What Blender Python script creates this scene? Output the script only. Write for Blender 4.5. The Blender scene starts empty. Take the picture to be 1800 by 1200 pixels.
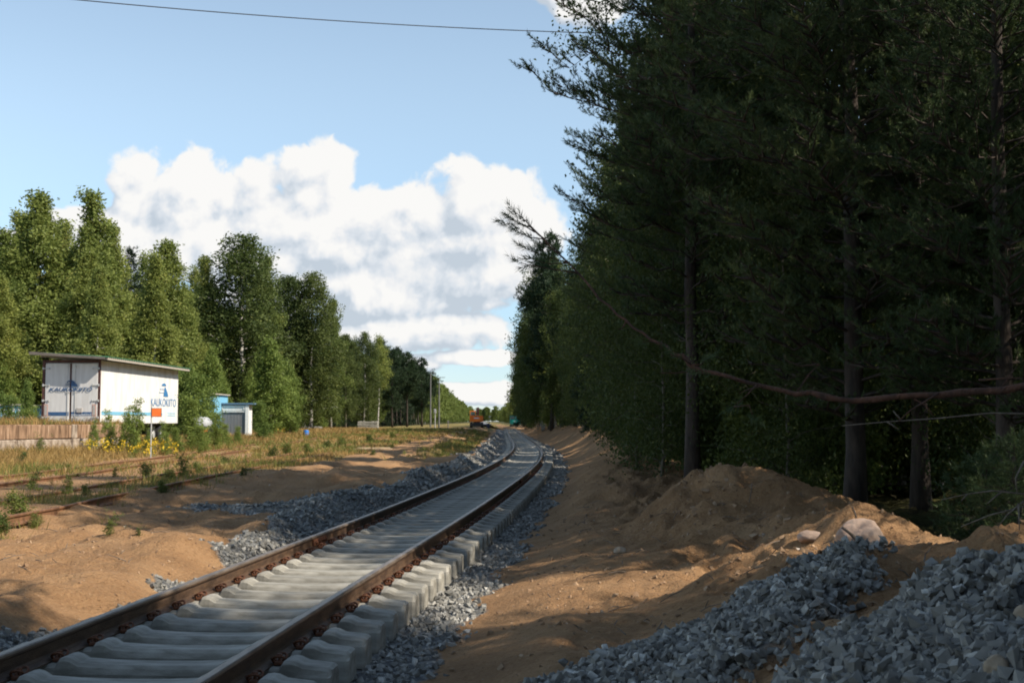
import bpy, bmesh, math, random
import numpy as np
from mathutils import Vector, Matrix

S = bpy.context.scene
COL = S.collection
R = math.radians
F, CX, CY, HOR = 2200.0, 900.0, 600.0, 740.0      # focal length and horizon of the 1800 px photograph
CAMZ = 1.70

# ------------------------------------------------------------------ camera
cam_d = bpy.data.cameras.new('camera')
cam = bpy.data.objects.new('camera', cam_d); COL.objects.link(cam)
PITCH = math.atan((HOR - CY) / F)
cam.location = (0, 0, CAMZ)
cam.rotation_euler = (math.pi / 2 + PITCH, 0, 0)
cam_d.sensor_width = 36; cam_d.lens = F / 1800 * 36
cam_d.clip_start = 0.1; cam_d.clip_end = 12000
cam_d.dof.use_dof = True; cam_d.dof.focus_distance = 14.0; cam_d.dof.aperture_fstop = 9.0
S.camera = cam
S.render.filter_size = 1.7 if hasattr(S.render, 'filter_size') else 1.5
try: S.cycles.filter_width = 1.9
except Exception: pass
S.cycles.max_bounces = 6; S.cycles.diffuse_bounces = 3; S.cycles.transmission_bounces = 4
S.cycles.transparent_max_bounces = 4; S.cycles.caustics_reflective = False; S.cycles.caustics_refractive = False
S.view_settings.view_transform = 'Standard'; S.view_settings.look = 'None'
S.view_settings.gamma = 1.0; S.view_settings.exposure = 0.52

# ------------------------------------------------------------------ sun and sky
SUN_EL = R(41); SUN_H = Vector((0.925, -0.38, 0)).normalized()
sun_dir = Vector((SUN_H.x * math.cos(SUN_EL), SUN_H.y * math.cos(SUN_EL), math.sin(SUN_EL)))
sl = bpy.data.lights.new('sun', 'SUN'); sl.energy = 5.0; sl.angle = R(0.53); sl.color = (1.0, 0.91, 0.77)
so = bpy.data.objects.new('sun', sl); COL.objects.link(so)
so.rotation_euler = (-sun_dir).to_track_quat('-Z', 'Y').to_euler(); so.location = (20, -10, 40)

W = bpy.data.worlds.new('World'); S.world = W; W.use_nodes = True
nt = W.node_tree; nt.nodes.clear()
def nd(t, tree=None, **kw):
    n = (tree or nt).nodes.new(t)
    for k, v in kw.items(): setattr(n, k, v)
    return n
SKYK = 0.10
wo = nd('ShaderNodeOutputWorld'); bg = nd('ShaderNodeBackground'); bg.inputs['Strength'].default_value = SKYK
nt.links.new(bg.outputs[0], wo.inputs['Surface'])
sky = nd('ShaderNodeTexSky', sky_type='NISHITA', sun_disc=False, sun_elevation=SUN_EL,
         sun_rotation=math.atan2(SUN_H.x, SUN_H.y), altitude=0, air_density=1.0, dust_density=0.0, ozone_density=1.5)

# clouds: a density field over the directions of the sky (u = x/y, v = z/y), lit from the sun's side
def cloud_group():
    g = bpy.data.node_groups.new('cloud_density', 'ShaderNodeTree')
    g.interface.new_socket('UV', in_out='INPUT', socket_type='NodeSocketVector')
    g.interface.new_socket('D', in_out='OUTPUT', socket_type='NodeSocketFloat')
    gi = nd('NodeGroupInput', g); go = nd('NodeGroupOutput', g); L = g.links.new
    blobs = [(235,330,62,88),(325,345,95,85),(425,335,75,72),(548,320,72,78),(470,420,230,110),(640,400,150,80),(725,370,110,66),
             (855,350,105,80),(930,400,80,70),(800,460,210,90),(560,520,300,60),(250,450,160,90),
             (690,585,220,34),(800,572,110,26),(830,628,90,15),(690,640,90,22),(800,694,200,20),
             (1012,2,42,30),(1062,-8,60,42),(985,-40,50,40),(150,395,120,40),(60,440,160,40),(-420,380,330,160),(-300,620,420,50)]
    prev = None
    for (px, py, rx, ry) in blobs:
        u, v = (px - CX) / F, (HOR - py) / F; ru, rv = rx / F, ry / F
        m = nd('ShaderNodeVectorMath', g, operation='MULTIPLY_ADD')
        L(gi.outputs[0], m.inputs[0]); m.inputs[1].default_value = (1 / ru, 1 / rv, 0); m.inputs[2].default_value = (-u / ru, -v / rv, 0)
        l = nd('ShaderNodeVectorMath', g, operation='LENGTH'); L(m.outputs[0], l.inputs[0])
        if prev is None: prev = l.outputs['Value']
        else:
            sm = nd('ShaderNodeMath', g, operation='SMOOTH_MIN'); L(prev, sm.inputs[0]); L(l.outputs['Value'], sm.inputs[1]); sm.inputs[2].default_value = 0.22
            prev = sm.outputs[0]
    env = nd('ShaderNodeMath', g, operation='SUBTRACT'); env.inputs[0].default_value = 1.0; L(prev, env.inputs[1])
    cl = nd('ShaderNodeMath', g, operation='MAXIMUM'); L(env.outputs[0], cl.inputs[0]); cl.inputs[1].default_value = -3
    cl2 = nd('ShaderNodeMath', g, operation='MINIMUM'); L(cl.outputs[0], cl2.inputs[0]); cl2.inputs[1].default_value = 0.55
    n1 = nd('ShaderNodeTexNoise', g, noise_dimensions='2D'); L(gi.outputs[0], n1.inputs['Vector'])
    n1.inputs['Scale'].default_value = 17; n1.inputs['Detail'].default_value = 8; n1.inputs['Roughness'].default_value = 0.56; n1.inputs['Distortion'].default_value = 0.25
    # cauliflower: rounded cells, warped a little
    wv = nd('ShaderNodeTexNoise', g, noise_dimensions='2D'); L(gi.outputs[0], wv.inputs['Vector']); wv.inputs['Scale'].default_value = 40; wv.inputs['Detail'].default_value = 3
    wa = nd('ShaderNodeVectorMath', g, operation='MULTIPLY_ADD'); L(wv.outputs['Color'], wa.inputs[0]); wa.inputs[1].default_value = (.03, .03, 0); L(gi.outputs[0], wa.inputs[2])
    tot = None
    for sc_, amp in ((20, .55), (50, .27), (120, .10)):
        vo = nd('ShaderNodeTexVoronoi', g, voronoi_dimensions='2D', feature='SMOOTH_F1'); L(wa.outputs[0], vo.inputs['Vector'])
        vo.inputs['Scale'].default_value = sc_; vo.inputs['Smoothness'].default_value = .35
        k = nd('ShaderNodeMath', g, operation='MULTIPLY'); L(vo.outputs['Distance'], k.inputs[0]); k.inputs[1].default_value = -amp
        if tot is None: tot = k.outputs[0]
        else:
            a = nd('ShaderNodeMath', g, operation='ADD'); L(tot, a.inputs[0]); L(k.outputs[0], a.inputs[1]); tot = a.outputs[0]
    nn = nd('ShaderNodeMath', g, operation='MULTIPLY_ADD'); L(n1.outputs['Fac'], nn.inputs[0]); nn.inputs[1].default_value = 1.25; nn.inputs[2].default_value = -.62 + .41
    a = nd('ShaderNodeMath', g, operation='ADD'); L(tot, a.inputs[0]); L(nn.outputs[0], a.inputs[1])
    a2 = nd('ShaderNodeMath', g, operation='ADD'); L(a.outputs[0], a2.inputs[0]); L(cl2.outputs[0], a2.inputs[1])
    L(a2.outputs[0], go.inputs[0])
    return g
CG = cloud_group()
Lk = nt.links.new
tc = nd('ShaderNodeTexCoord'); sx = nd('ShaderNodeSeparateXYZ'); Lk(tc.outputs['Generated'], sx.inputs[0])
def math_(op, a, b=None, c=None, clamp=False):
    n = nd('ShaderNodeMath', operation=op, use_clamp=clamp)
    for i, q in enumerate((a, b, c)):
        if q is None: continue
        if isinstance(q, (int, float)): n.inputs[i].default_value = q
        else: Lk(q, n.inputs[i])
    return n.outputs[0]
ay = math_('MAXIMUM', math_('ABSOLUTE', sx.outputs['Y']), .05)
u_ = math_('DIVIDE', sx.outputs['X'], ay); v_ = math_('DIVIDE', sx.outputs['Z'], ay)
uv = nd('ShaderNodeCombineXYZ'); Lk(u_, uv.inputs[0]); Lk(v_, uv.inputs[1])
def dens(off):
    a = nd('ShaderNodeVectorMath', operation='ADD'); Lk(uv.outputs[0], a.inputs[0]); a.inputs[1].default_value = off
    g = nd('ShaderNodeGroup'); g.node_tree = CG; Lk(a.outputs[0], g.inputs[0]); return g.outputs[0]
D0 = dens((0, 0, 0)); D1 = dens((.010, .013, 0)); D2 = dens((.022, .034, 0))
mask = nd('ShaderNodeMapRange', interpolation_type='SMOOTHSTEP'); Lk(D0, mask.inputs[0])
mask.inputs[1].default_value = -.08; mask.inputs[2].default_value = .17
front = math_('GREATER_THAN', sx.outputs['Z'], 0.002)
mk = math_('MULTIPLY', math_('MULTIPLY', mask.outputs[0], front), .97)
dl = math_('SUBTRACT', D0, D1); dl2 = math_('SUBTRACT', D0, D2)
lit = math_('MULTIPLY_ADD', dl, 1.0, .64); lit = math_('MULTIPLY_ADD', dl2, .34, lit, clamp=True)
cc = nd('ShaderNodeValToRGB'); Lk(lit, cc.inputs[0])
e = cc.color_ramp.elements
e[0].position = .30; e[0].color = (.55, .62, .70, 1); e[1].position = .95; e[1].color = (.97, .955, .93, 1)
m1 = e.new(.56); m1.color = (.73, .775, .83, 1)
m2 = e.new(.74); m2.color = (.87, .875, .885, 1)
ck = nd('ShaderNodeVectorMath', operation='SCALE'); Lk(cc.outputs[0], ck.inputs[0]); ck.inputs['Scale'].default_value = .70 / SKYK
hsv = nd('ShaderNodeHueSaturation'); Lk(sky.outputs[0], hsv.inputs['Color']); hsv.inputs['Hue'].default_value = .490; hsv.inputs['Saturation'].default_value = .80; hsv.inputs['Value'].default_value = 1.27
mx = nd('ShaderNodeMix', data_type='RGBA'); Lk(mk, mx.inputs['Factor']); hz_ = nd('ShaderNodeMapRange', interpolation_type='SMOOTHSTEP'); Lk(v_, hz_.inputs[0]); hz_.inputs[1].default_value = -.02; hz_.inputs[2].default_value = .30; hz_.inputs[3].default_value = 0.0; hz_.inputs[4].default_value = 1.0
tint = nd('ShaderNodeMix', data_type='RGBA'); Lk(hz_.outputs[0], tint.inputs['Factor']); tint.inputs['A'].default_value = (.50, .62, .78, 1); tint.inputs['B'].default_value = (1, 1, 1, 1)
skm = nd('ShaderNodeMix', data_type='RGBA', blend_type='MULTIPLY'); skm.inputs['Factor'].default_value = 1; Lk(hsv.outputs[0], skm.inputs['A']); Lk(tint.outputs['Result'], skm.inputs['B'])
Lk(skm.outputs['Result'], mx.inputs['A']); Lk(ck.outputs[0], mx.inputs['B'])
Lk(mx.outputs['Result'], bg.inputs['Color'])
try: W.cycles.sampling_method = 'MANUAL'; W.cycles.sample_map_resolution = 512
except Exception: pass

# ------------------------------------------------------------------ helpers
def rng(seed): return np.random.default_rng(seed)
def sm(x, a, b):
    t = np.clip((np.asarray(x, float) - a) / (b - a), 0, 1); return t * t * (3 - 2 * t)
def _hash(ix, iy, seed):
    h = (ix.astype(np.int64) * 374761393 + iy.astype(np.int64) * 668265263 + seed * 1442695041) & 0xffffffff
    h = ((h ^ (h >> 13)) * 1274126177) & 0xffffffff
    return ((h ^ (h >> 16)) & 0xffffff) / float(0xffffff)
def vnoise(x, y, seed=0):
    x = np.asarray(x, float); y = np.asarray(y, float)
    ix = np.floor(x); iy = np.floor(y); fx = x - ix; fy = y - iy
    fx = fx * fx * (3 - 2 * fx); fy = fy * fy * (3 - 2 * fy)
    a = _hash(ix, iy, seed); b = _hash(ix + 1, iy, seed); c = _hash(ix, iy + 1, seed); d = _hash(ix + 1, iy + 1, seed)
    return (a * (1 - fx) + b * fx) * (1 - fy) + (c * (1 - fx) + d * fx) * fy
def fbm(x, y, seed=0, o=4):
    t = 0; a = .5; n = 0
    for i in range(o):
        t = t + a * vnoise(x * 2 ** i, y * 2 ** i, seed + 17 * i); n += a; a *= .5
    return t / n
def tag(o, label=None, cat=None, group=None, kind=None):
    if label: o['label'] = label
    if cat: o['category'] = cat
    if group: o['group'] = group
    if kind: o['kind'] = kind
    return o
def empty(name, loc=(0, 0, 0), rz=0.0, label=None, cat=None, group=None):
    o = bpy.data.objects.new(name, None); COL.objects.link(o); o.location = loc; o.rotation_euler = (0, 0, rz)
    o.empty_display_size = .2
    return tag(o, label, cat, group)
def mesh_np(name, V, Fs, mat, parent=None, smooth=False, tone=None, link=True):
    """V (n,3); Fs: list of (m,k) index arrays, each array of faces with k corners"""
    me = bpy.data.meshes.new(name)
    V = np.asarray(V, np.float32)
    Fs = [np.asarray(f, np.int32) for f in (Fs if isinstance(Fs, list) else [Fs]) if len(f)]
    nl = sum(f.size for f in Fs); nf = sum(len(f) for f in Fs)
    me.vertices.add(len(V)); me.vertices.foreach_set('co', V.ravel())
    me.loops.add(nl); me.loops.foreach_set('vertex_index', np.concatenate([f.ravel() for f in Fs]))
    me.polygons.add(nf)
    tot = np.concatenate([np.full(len(f), f.shape[1], np.int32) for f in Fs])
    me.polygons.foreach_set('loop_start', np.concatenate([[0], np.cumsum(tot)[:-1]]).astype(np.int32))
    try: me.polygons.foreach_set('loop_total', tot)
    except Exception: pass
    me.polygons.foreach_set('use_smooth', np.full(nf, bool(smooth)))
    me.update(calc_edges=True)
    for m in (mat if isinstance(mat, (list, tuple)) else [mat]): me.materials.append(m)
    if tone is not None:
        at = me.attributes.new('tone', 'FLOAT', 'FACE'); at.data.foreach_set('value', np.asarray(tone, np.float32))
    if not link: return me
    return link_mesh(name, me, parent)
def link_mesh(name, me, parent=None):
    o = bpy.data.objects.new(name, me); COL.objects.link(o)
    if parent is not None: o.parent = parent
    return o
class MB:
    """collects boxes, tubes, prisms and sheets that become ONE mesh object"""
    def __init__(s): s.v = []; s.f = []
    def add(s, vs, fs):
        b = len(s.v); s.v += [tuple(p) for p in vs]; s.f += [tuple(i + b for i in f) for f in fs]; return s
    def box(s, c, d, rz=0.0, bev=0.0, taper=1.0):
        x, y, z = d[0] / 2, d[1] / 2, d[2] / 2
        if bev > 0:
            b = bev; vs = []; rows = [(-z, 1), (-z + b, 0), (z - b, 0), (z, 1)]
            for zz, k in rows:
                i = b if k else 0.0
                t = 1 + (taper - 1) * (zz + z) / (2 * z)
                X, Y = (x - i) * t, (y - i) * t
                vs += [(-X + (b if not k else 0), -Y, zz), (X - (b if not k else 0), -Y, zz), (X, -Y + (b if not k else 0), zz), (X, Y - (b if not k else 0), zz),
                       (X - (b if not k else 0), Y, zz), (-X + (b if not k else 0), Y, zz), (-X, Y - (b if not k else 0), zz), (-X, -Y + (b if not k else 0), zz)]
            fs = []
            for r in range(3):
                for k in range(8): fs.append((r * 8 + k, r * 8 + (k + 1) % 8, r * 8 + 8 + (k + 1) % 8, r * 8 + 8 + k))
            fs += [tuple(range(7, -1, -1)), tuple(range(24, 32))]
        else:
            t = taper
            vs = [(-x, -y, -z), (x, -y, -z), (x, y, -z), (-x, y, -z), (-x * t, -y * t, z), (x * t, -y * t, z), (x * t, y * t, z), (-x * t, y * t, z)]
            fs = [(3, 2, 1, 0), (4, 5, 6, 7), (0, 1, 5, 4), (1, 2, 6, 5), (2, 3, 7, 6), (3, 0, 4, 7)]
        ca, sa = math.cos(rz), math.sin(rz)
        vs = [(c[0] + ca * p[0] - sa * p[1], c[1] + sa * p[0] + ca * p[1], c[2] + p[2]) for p in vs]
        return s.add(vs, fs)
    def tube(s, pts, rad, n=8, cap=True):
        pts = [Vector(p) for p in pts]; m = len(pts)
        rad = list(rad) if isinstance(rad, (list, tuple, np.ndarray)) else [rad] * m
        vs = []; ref = None
        for i, p in enumerate(pts):
            t = (pts[min(i + 1, m - 1)] - pts[max(i - 1, 0)])
            t = t.normalized() if t.length > 1e-9 else Vector((0, 0, 1))
            if ref is None: ref = Vector((1, 0, 0)) if abs(t.x) < .9 else Vector((0, 1, 0))
            a = (ref - t * ref.dot(t)); a = a.normalized() if a.length > 1e-6 else t.orthogonal().normalized(); b = t.cross(a); ref = a
            for k in range(n):
                q = 2 * math.pi * k / n; vs.append(p + (a * math.cos(q) + b * math.sin(q)) * rad[i])
        fs = [(i * n + k, i * n + (k + 1) % n, (i + 1) * n + (k + 1) % n, (i + 1) * n + k) for i in range(m - 1) for k in range(n)]
        if cap: fs += [tuple(range(n - 1, -1, -1)), tuple(range((m - 1) * n, m * n))]
        return s.add(vs, fs)
    def cyl(s, a, b, r, n=16): return s.tube([a, b], r, n)
    def prism(s, poly, axis, lo, hi):
        """poly of 2D points extruded along axis 0/1/2"""
        def P(p, w):
            return {0: (w, p[0], p[1]), 1: (p[0], w, p[1]), 2: (p[0], p[1], w)}[axis]
        n = len(poly); vs = [P(p, lo) for p in poly] + [P(p, hi) for p in poly]
        fs = [(i, (i + 1) % n, n + (i + 1) % n, n + i) for i in range(n)] + [tuple(range(n - 1, -1, -1)), tuple(range(n, 2 * n))]
        return s.add(vs, fs)
    def build(s, name, mat, parent=None, smooth=False, fix=True):
        me = bpy.data.meshes.new(name); me.from_pydata([tuple(p) for p in s.v], [], s.f); me.materials.append(mat)
        if fix:
            bm = bmesh.new(); bm.from_mesh(me); bmesh.ops.recalc_face_normals(bm, faces=bm.faces); bm.to_mesh(me); bm.free()
        if smooth:
            me.polygons.foreach_set('use_smooth', np.ones(len(me.polygons), bool))
        me.update(); return link_mesh(name, me, parent)
def copy_tree(o, parent=None):
    c = o.copy(); COL.objects.link(c)
    if parent is not None: c.parent = parent
    for ch in list(o.children): copy_tree(ch, c)
    return c
def at(px, py, Y):
    """the point at depth Y whose picture stands at px, py of the photograph"""
    vx, vy = (px - CX) / F, (CY - py) / F
    cp, sp = math.cos(PITCH), math.sin(PITCH)
    dx, dy, dz = vx, cp - vy * sp, sp + vy * cp
    t = Y / dy
    return Vector((dx * t, Y, CAMZ + dz * t))

# ------------------------------------------------------------------ materials
def new_mat(name):
    m = bpy.data.materials.new(name); m.use_nodes = True; m.node_tree.nodes.clear(); t = m.node_tree
    out = t.nodes.new('ShaderNodeOutputMaterial'); b = t.nodes.new('ShaderNodeBsdfPrincipled'); t.links.new(b.outputs[0], out.inputs[0])
    return m, t, b, out
def mat_noise(name, c1, c2, scale=8, rough=.8, bump=.0, detail=6, metal=0.0, c3=None, stretch=None, bscale=None, spec=.4, lo=.35, hi=.65, coord='Object'):
    m, t, b, out = new_mat(name); L = t.links.new
    tcn = t.nodes.new('ShaderNodeTexCoord'); mp = t.nodes.new('ShaderNodeMapping'); L(tcn.outputs[coord], mp.inputs[0])
    if stretch: mp.inputs['Scale'].default_value = stretch
    n = t.nodes.new('ShaderNodeTexNoise'); L(mp.outputs[0], n.inputs['Vector']); n.inputs['Scale'].default_value = scale; n.inputs['Detail'].default_value = detail; n.inputs['Roughness'].default_value = .6
    r = t.nodes.new('ShaderNodeValToRGB'); L(n.outputs['Fac'], r.inputs[0])
    r.color_ramp.elements[0].position = lo; r.color_ramp.elements[0].color = (*c1, 1)
    r.color_ramp.elements[1].position = hi; r.color_ramp.elements[1].color = (*c2, 1)
    if c3: q = r.color_ramp.elements.new(min(.98, hi + .14)); q.color = (*c3, 1)
    L(r.outputs[0], b.inputs['Base Color']); b.inputs['Roughness'].default_value = rough; b.inputs['Metallic'].default_value = metal
    b.inputs['Specular IOR Level'].default_value = spec
    if bump:
        n2 = t.nodes.new('ShaderNodeTexNoise'); L(mp.outputs[0], n2.inputs['Vector']); n2.inputs['Scale'].default_value = bscale or scale * 4; n2.inputs['Detail'].default_value = 5
        bp = t.nodes.new('ShaderNodeBump'); bp.inputs['Strength'].default_value = bump; bp.inputs['Distance'].default_value = .02
        L(n2.outputs['Fac'], bp.inputs['Height']); L(bp.outputs[0], b.inputs['Normal'])
    return m
def mat_leaf(name, c1, c2, c3=None, trans=.3, rough=.55, spec=.25):
    """foliage: each leaf has a tone of its own between c1 and c2; each tree drifts a little"""
    m, t, b, out = new_mat(name); L = t.links.new
    a = t.nodes.new('ShaderNodeAttribute'); a.attribute_name = 'tone'
    oi = t.nodes.new('ShaderNodeObjectInfo')
    r = t.nodes.new('ShaderNodeValToRGB'); L(a.outputs['Fac'], r.inputs[0])
    r.color_ramp.elements[0].color = (*c1, 1); r.color_ramp.elements[1].color = (*c2, 1)
    if c3: q = r.color_ramp.elements.new(.93); q.color = (*c2, 1); r.color_ramp.elements[-1].color = (*c3, 1)
    hs = t.nodes.new('ShaderNodeHueSaturation'); L(r.outputs[0], hs.inputs['Color'])
    mr = t.nodes.new('ShaderNodeMapRange'); L(oi.outputs['Random'], mr.inputs[0]); mr.inputs[3].default_value = .482; mr.inputs[4].default_value = .512; L(mr.outputs[0], hs.inputs['Hue'])
    mv = t.nodes.new('ShaderNodeMapRange'); L(oi.outputs['Random'], mv.inputs[0]); mv.inputs[3].default_value = 1.2; mv.inputs[4].default_value = .8; L(mv.outputs[0], hs.inputs['Value'])
    L(hs.outputs[0], b.inputs['Base Color']); b.inputs['Roughness'].default_value = rough; b.inputs['Specular IOR Level'].default_value = spec
    tr = t.nodes.new('ShaderNodeBsdfTranslucent'); L(hs.outputs[0], tr.inputs[0])
    mxs = t.nodes.new('ShaderNodeMixShader'); mxs.inputs[0].default_value = trans
    L(b.outputs[0], mxs.inputs[1]); L(tr.outputs[0], mxs.inputs[2]); L(mxs.outputs[0], out.inputs[0])
    return m
def mat_tone(name, c1, c2, rough=.85, nscale=30, bump=.3, c3=None):
    """loose pieces: each face or stone carries a tone of its own"""
    m, t, b, out = new_mat(name); L = t.links.new
    a = t.nodes.new('ShaderNodeAttribute'); a.attribute_name = 'tone'
    n = t.nodes.new('ShaderNodeTexNoise'); tcn = t.nodes.new('ShaderNodeTexCoord'); L(tcn.outputs['Object'], n.inputs['Vector']); n.inputs['Scale'].default_value = nscale; n.inputs['Detail'].default_value = 4
    ad = t.nodes.new('ShaderNodeMath'); ad.operation = 'MULTIPLY_ADD'; L(n.outputs['Fac'], ad.inputs[0]); ad.inputs[1].default_value = .7; 
    sb = t.nodes.new('ShaderNodeMath'); sb.operation = 'SUBTRACT'; L(a.outputs['Fac'], sb.inputs[0]); sb.inputs[1].default_value = .35; L(sb.outputs[0], ad.inputs[2])
    r = t.nodes.new('ShaderNodeValToRGB'); L(ad.outputs[0], r.inputs[0]); r.color_ramp.elements[0].color = (*c1, 1); r.color_ramp.elements[1].color = (*c2, 1)
    if c3: q = r.color_ramp.elements.new(.9); q.color = (*c2, 1); r.color_ramp.elements[-1].color = (*c3, 1)
    L(r.outputs[0], b.inputs['Base Color']); b.inputs['Roughness'].default_value = rough; b.inputs['Specular IOR Level'].default_value = .3
    if bump:
        n2 = t.nodes.new('ShaderNodeTexNoise'); L(tcn.outputs['Object'], n2.inputs['Vector']); n2.inputs['Scale'].default_value = nscale * 3
        bp = t.nodes.new('ShaderNodeBump'); bp.inputs['Strength'].default_value = bump; bp.inputs['Distance'].default_value = .01; L(n2.outputs['Fac'], bp.inputs['Height']); L(bp.outputs[0], b.inputs['Normal'])
    return m
M = {}
M['concrete'] = mat_noise('concrete', (.20, .186, .155), (.375, .355, .31), 3.2, .85, .2, stretch=(1, 3, 3), bscale=50, c3=(.29, .265, .22))
def vary(m, lo, hi):
    t = m.node_tree; b = [n for n in t.nodes if n.type == 'BSDF_PRINCIPLED'][0]; l = b.inputs['Base Color'].links[0]; src = l.from_socket
    oi = t.nodes.new('ShaderNodeObjectInfo'); mr = t.nodes.new('ShaderNodeMapRange'); t.links.new(oi.outputs['Random'], mr.inputs[0]); mr.inputs[3].default_value = lo; mr.inputs[4].default_value = hi
    hs = t.nodes.new('ShaderNodeHueSaturation'); t.links.new(src, hs.inputs['Color']); t.links.new(mr.outputs[0], hs.inputs['Value']); t.links.new(hs.outputs[0], b.inputs['Base Color'])
vary(M['concrete'], .84, 1.12)
M['rail'] = mat_noise('rail_steel', (.065, .040, .028), (.14, .085, .052), 7, .5, .25, metal=.25, stretch=(3, .6, 3), bscale=40, c3=(.20, .115, .06))
M['rail_head'] = mat_noise('rail_head_steel', (.15, .115, .09), (.27, .215, .17), 6, .42, .1, metal=.5, stretch=(3, .5, 3))
M['old_rail'] = mat_noise('old_rail_rust', (.13, .065, .035), (.24, .12, .06), 9, .7, .2, metal=.15)
M['clip'] = mat_noise('rusty_spring_steel', (.085, .035, .02), (.19, .075, .035), 30, .6, .2, metal=.3)
M['stone'] = mat_tone('crushed_granite', (.11, .105, .095), (.34, .328, .30), nscale=14, c3=(.56, .54, .50))
M['white'] = mat_noise('white_panel_paint', (.62, .60, .56), (.80, .79, .77), 2.5, .45, .03, stretch=(1, 1, .25), lo=.3, hi=.6)
M['door_white'] = mat_noise('weathered_door_paint', (.60, .58, .56), (.70, .685, .67), 3, .55, .05, stretch=(2, 1, .3))
M['blue'] = mat_noise('blue_lettering_paint', (.035, .16, .36), (.05, .20, .42), 6, .5)
M['dblue'] = mat_noise('dark_blue_lettering_paint', (.03, .085, .19), (.045, .115, .25), 6, .5)
M['lblue'] = mat_noise('light_blue_paint', (.16, .42, .60), (.22, .48, .65), 6, .5)
M['text_white'] = mat_noise('white_lettering', (.75, .78, .8), (.8, .82, .84), 6, .5)
M['frame'] = mat_noise('rusty_dark_frame', (.05, .025, .022), (.13, .055, .045), 9, .7, .2)
M['black'] = mat_noise('black_rubber', (.012, .012, .012), (.025, .025, .025), 8, .7, .1)
M['galv'] = mat_noise('galvanised_steel', (.42, .42, .41), (.58, .58, .56), 12, .45, .05, metal=.3)
M['pink'] = mat_noise('faded_red_reflector', (.52, .30, .24), (.62, .38, .31), 14, .6)
M['reflect_grey'] = mat_noise('grey_reflector_plate', (.40, .37, .34), (.48, .44, .41), 14, .6)
M['roof_green'] = mat_noise('green_roof_sheet', (.035, .13, .07), (.06, .19, .10), 4, .5, .05)
M['roof_brown'] = mat_noise('grey_brown_fascia', (.13, .11, .095), (.20, .17, .15), 6, .7, .1)
M['wood_grey'] = mat_noise('weathered_board', (.33, .29, .24), (.48, .43, .37), 6, .8, .2, stretch=(1, 1, 6))
M['platform'] = mat_noise('stained_platform_block', (.10, .055, .03), (.33, .205, .125), 6.5, .9, .45, stretch=(1.6, 1.6, .16), c3=(.58, .49, .40), lo=.34, hi=.60, bscale=22)
M['platform_low'] = mat_noise('rough_stone_block', (.14, .10, .07), (.42, .34, .27), 5, .9, .5, stretch=(1, 1, .6), c3=(.58, .52, .46), bscale=16)
M['orange'] = mat_noise('orange_paint', (.85, .19, .02), (.92, .25, .035), 5, .45)
M['sign_orange'] = mat_noise('orange_sign_paint', (.80, .16, .03), (.86, .20, .04), 5, .5)
M['orange_red'] = mat_noise('orange_red_plastic', (.68, .07, .02), (.78, .10, .03), 5, .4)
M['teal'] = mat_noise('teal_paint', (.012, .30, .26), (.02, .38, .32), 5, .4)
M['glass'] = mat_noise('tinted_glass', (.05, .09, .08), (.09, .15, .13), 3, .08, spec=.8)
M['dred'] = mat_noise('dark_red_paint', (.17, .03, .02), (.26, .05, .03), 6, .5)
M['darkmetal'] = mat_noise('dark_machine_steel', (.02, .02, .022), (.05, .05, .05), 9, .6, .1)
M['shed_grey'] = mat_noise('grey_shed_door', (.13, .13, .135), (.19, .19, .195), 4, .7, .1, stretch=(8, 1, .3))
M['shed_white'] = mat_noise('whitewashed_board', (.60, .60, .58), (.74, .74, .72), 8, .8, .2)
M['shed_roof'] = mat_noise('blue_roof_edge', (.07, .13, .20), (.11, .19, .28), 6, .6)
M['tarp'] = mat_noise('pale_tarpaulin', (.30, .31, .32), (.44, .45, .46), 5, .6, .4)
M['barrel_blue'] = mat_noise('blue_plastic', (.03, .17, .55), (.05, .22, .62), 5, .4)
M['plank'] = mat_noise('fresh_timber', (.46, .34, .21), (.60, .47, .31), 6, .75, .1, stretch=(8, 1, 1))
M['pole'] = mat_noise('grey_pole_wood', (.12, .12, .115), (.18, .18, .17), 6, .8, .1, stretch=(4, 4, .4))
M['wire'] = mat_noise('dark_cable', (.02, .02, .022), (.04, .04, .042), 6, .6)
M['bark_pine'] = mat_noise('pine_bark', (.032, .026, .022), (.075, .056, .044), 9, .95, .9, stretch=(1, 1, .3), c3=(.12, .085, .06), bscale=24)
M['bark_branch'] = mat_noise('red_pine_branch_bark', (.042, .022, .016), (.125, .055, .032), 14, .9, .9, stretch=(1, 1, .5), bscale=50)
M['bark_birch'] = mat_noise('birch_bark', (.05, .045, .04), (.50, .47, .43), 6, .8, .3, stretch=(1, 1, 2.2), lo=.36, hi=.46)
M['bark_grey'] = mat_noise('grey_bark', (.09, .075, .06), (.20, .17, .14), 9, .9, .5, stretch=(1, 1, .3))
M['twig'] = mat_noise('dead_twig', (.10, .075, .055), (.21, .17, .135), 20, .9, .2)
M['boulder'] = mat_noise('pale_pink_boulder', (.33, .22, .165), (.50, .37, .29), 3.5, .9, .5, bscale=26, c3=(.42, .30, .23))
M['tan_rock'] = mat_noise('tan_rock', (.30, .23, .16), (.42, .33, .24), 6, .9, .4)
M['leaf_birch'] = mat_leaf('birch_leaves', (.125, .165, .038), (.265, .305, .078), (.38, .37, .11), trans=.42)
M['leaf_young'] = mat_leaf('young_birch_leaves', (.13, .19, .04), (.27, .33, .08), trans=.42)
M['leaf_dark'] = mat_leaf('dark_broad_leaves', (.050, .078, .020), (.135, .165, .044), (.22, .24, .07), trans=.4)
M['needle_far'] = mat_leaf('pine_needle_clumps', (.018, .040, .016), (.05, .078, .03), trans=.12)
M['needle'] = mat_leaf('pine_needles', (.034, .066, .028), (.10, .135, .048), (.22, .24, .085), trans=.3)
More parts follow.
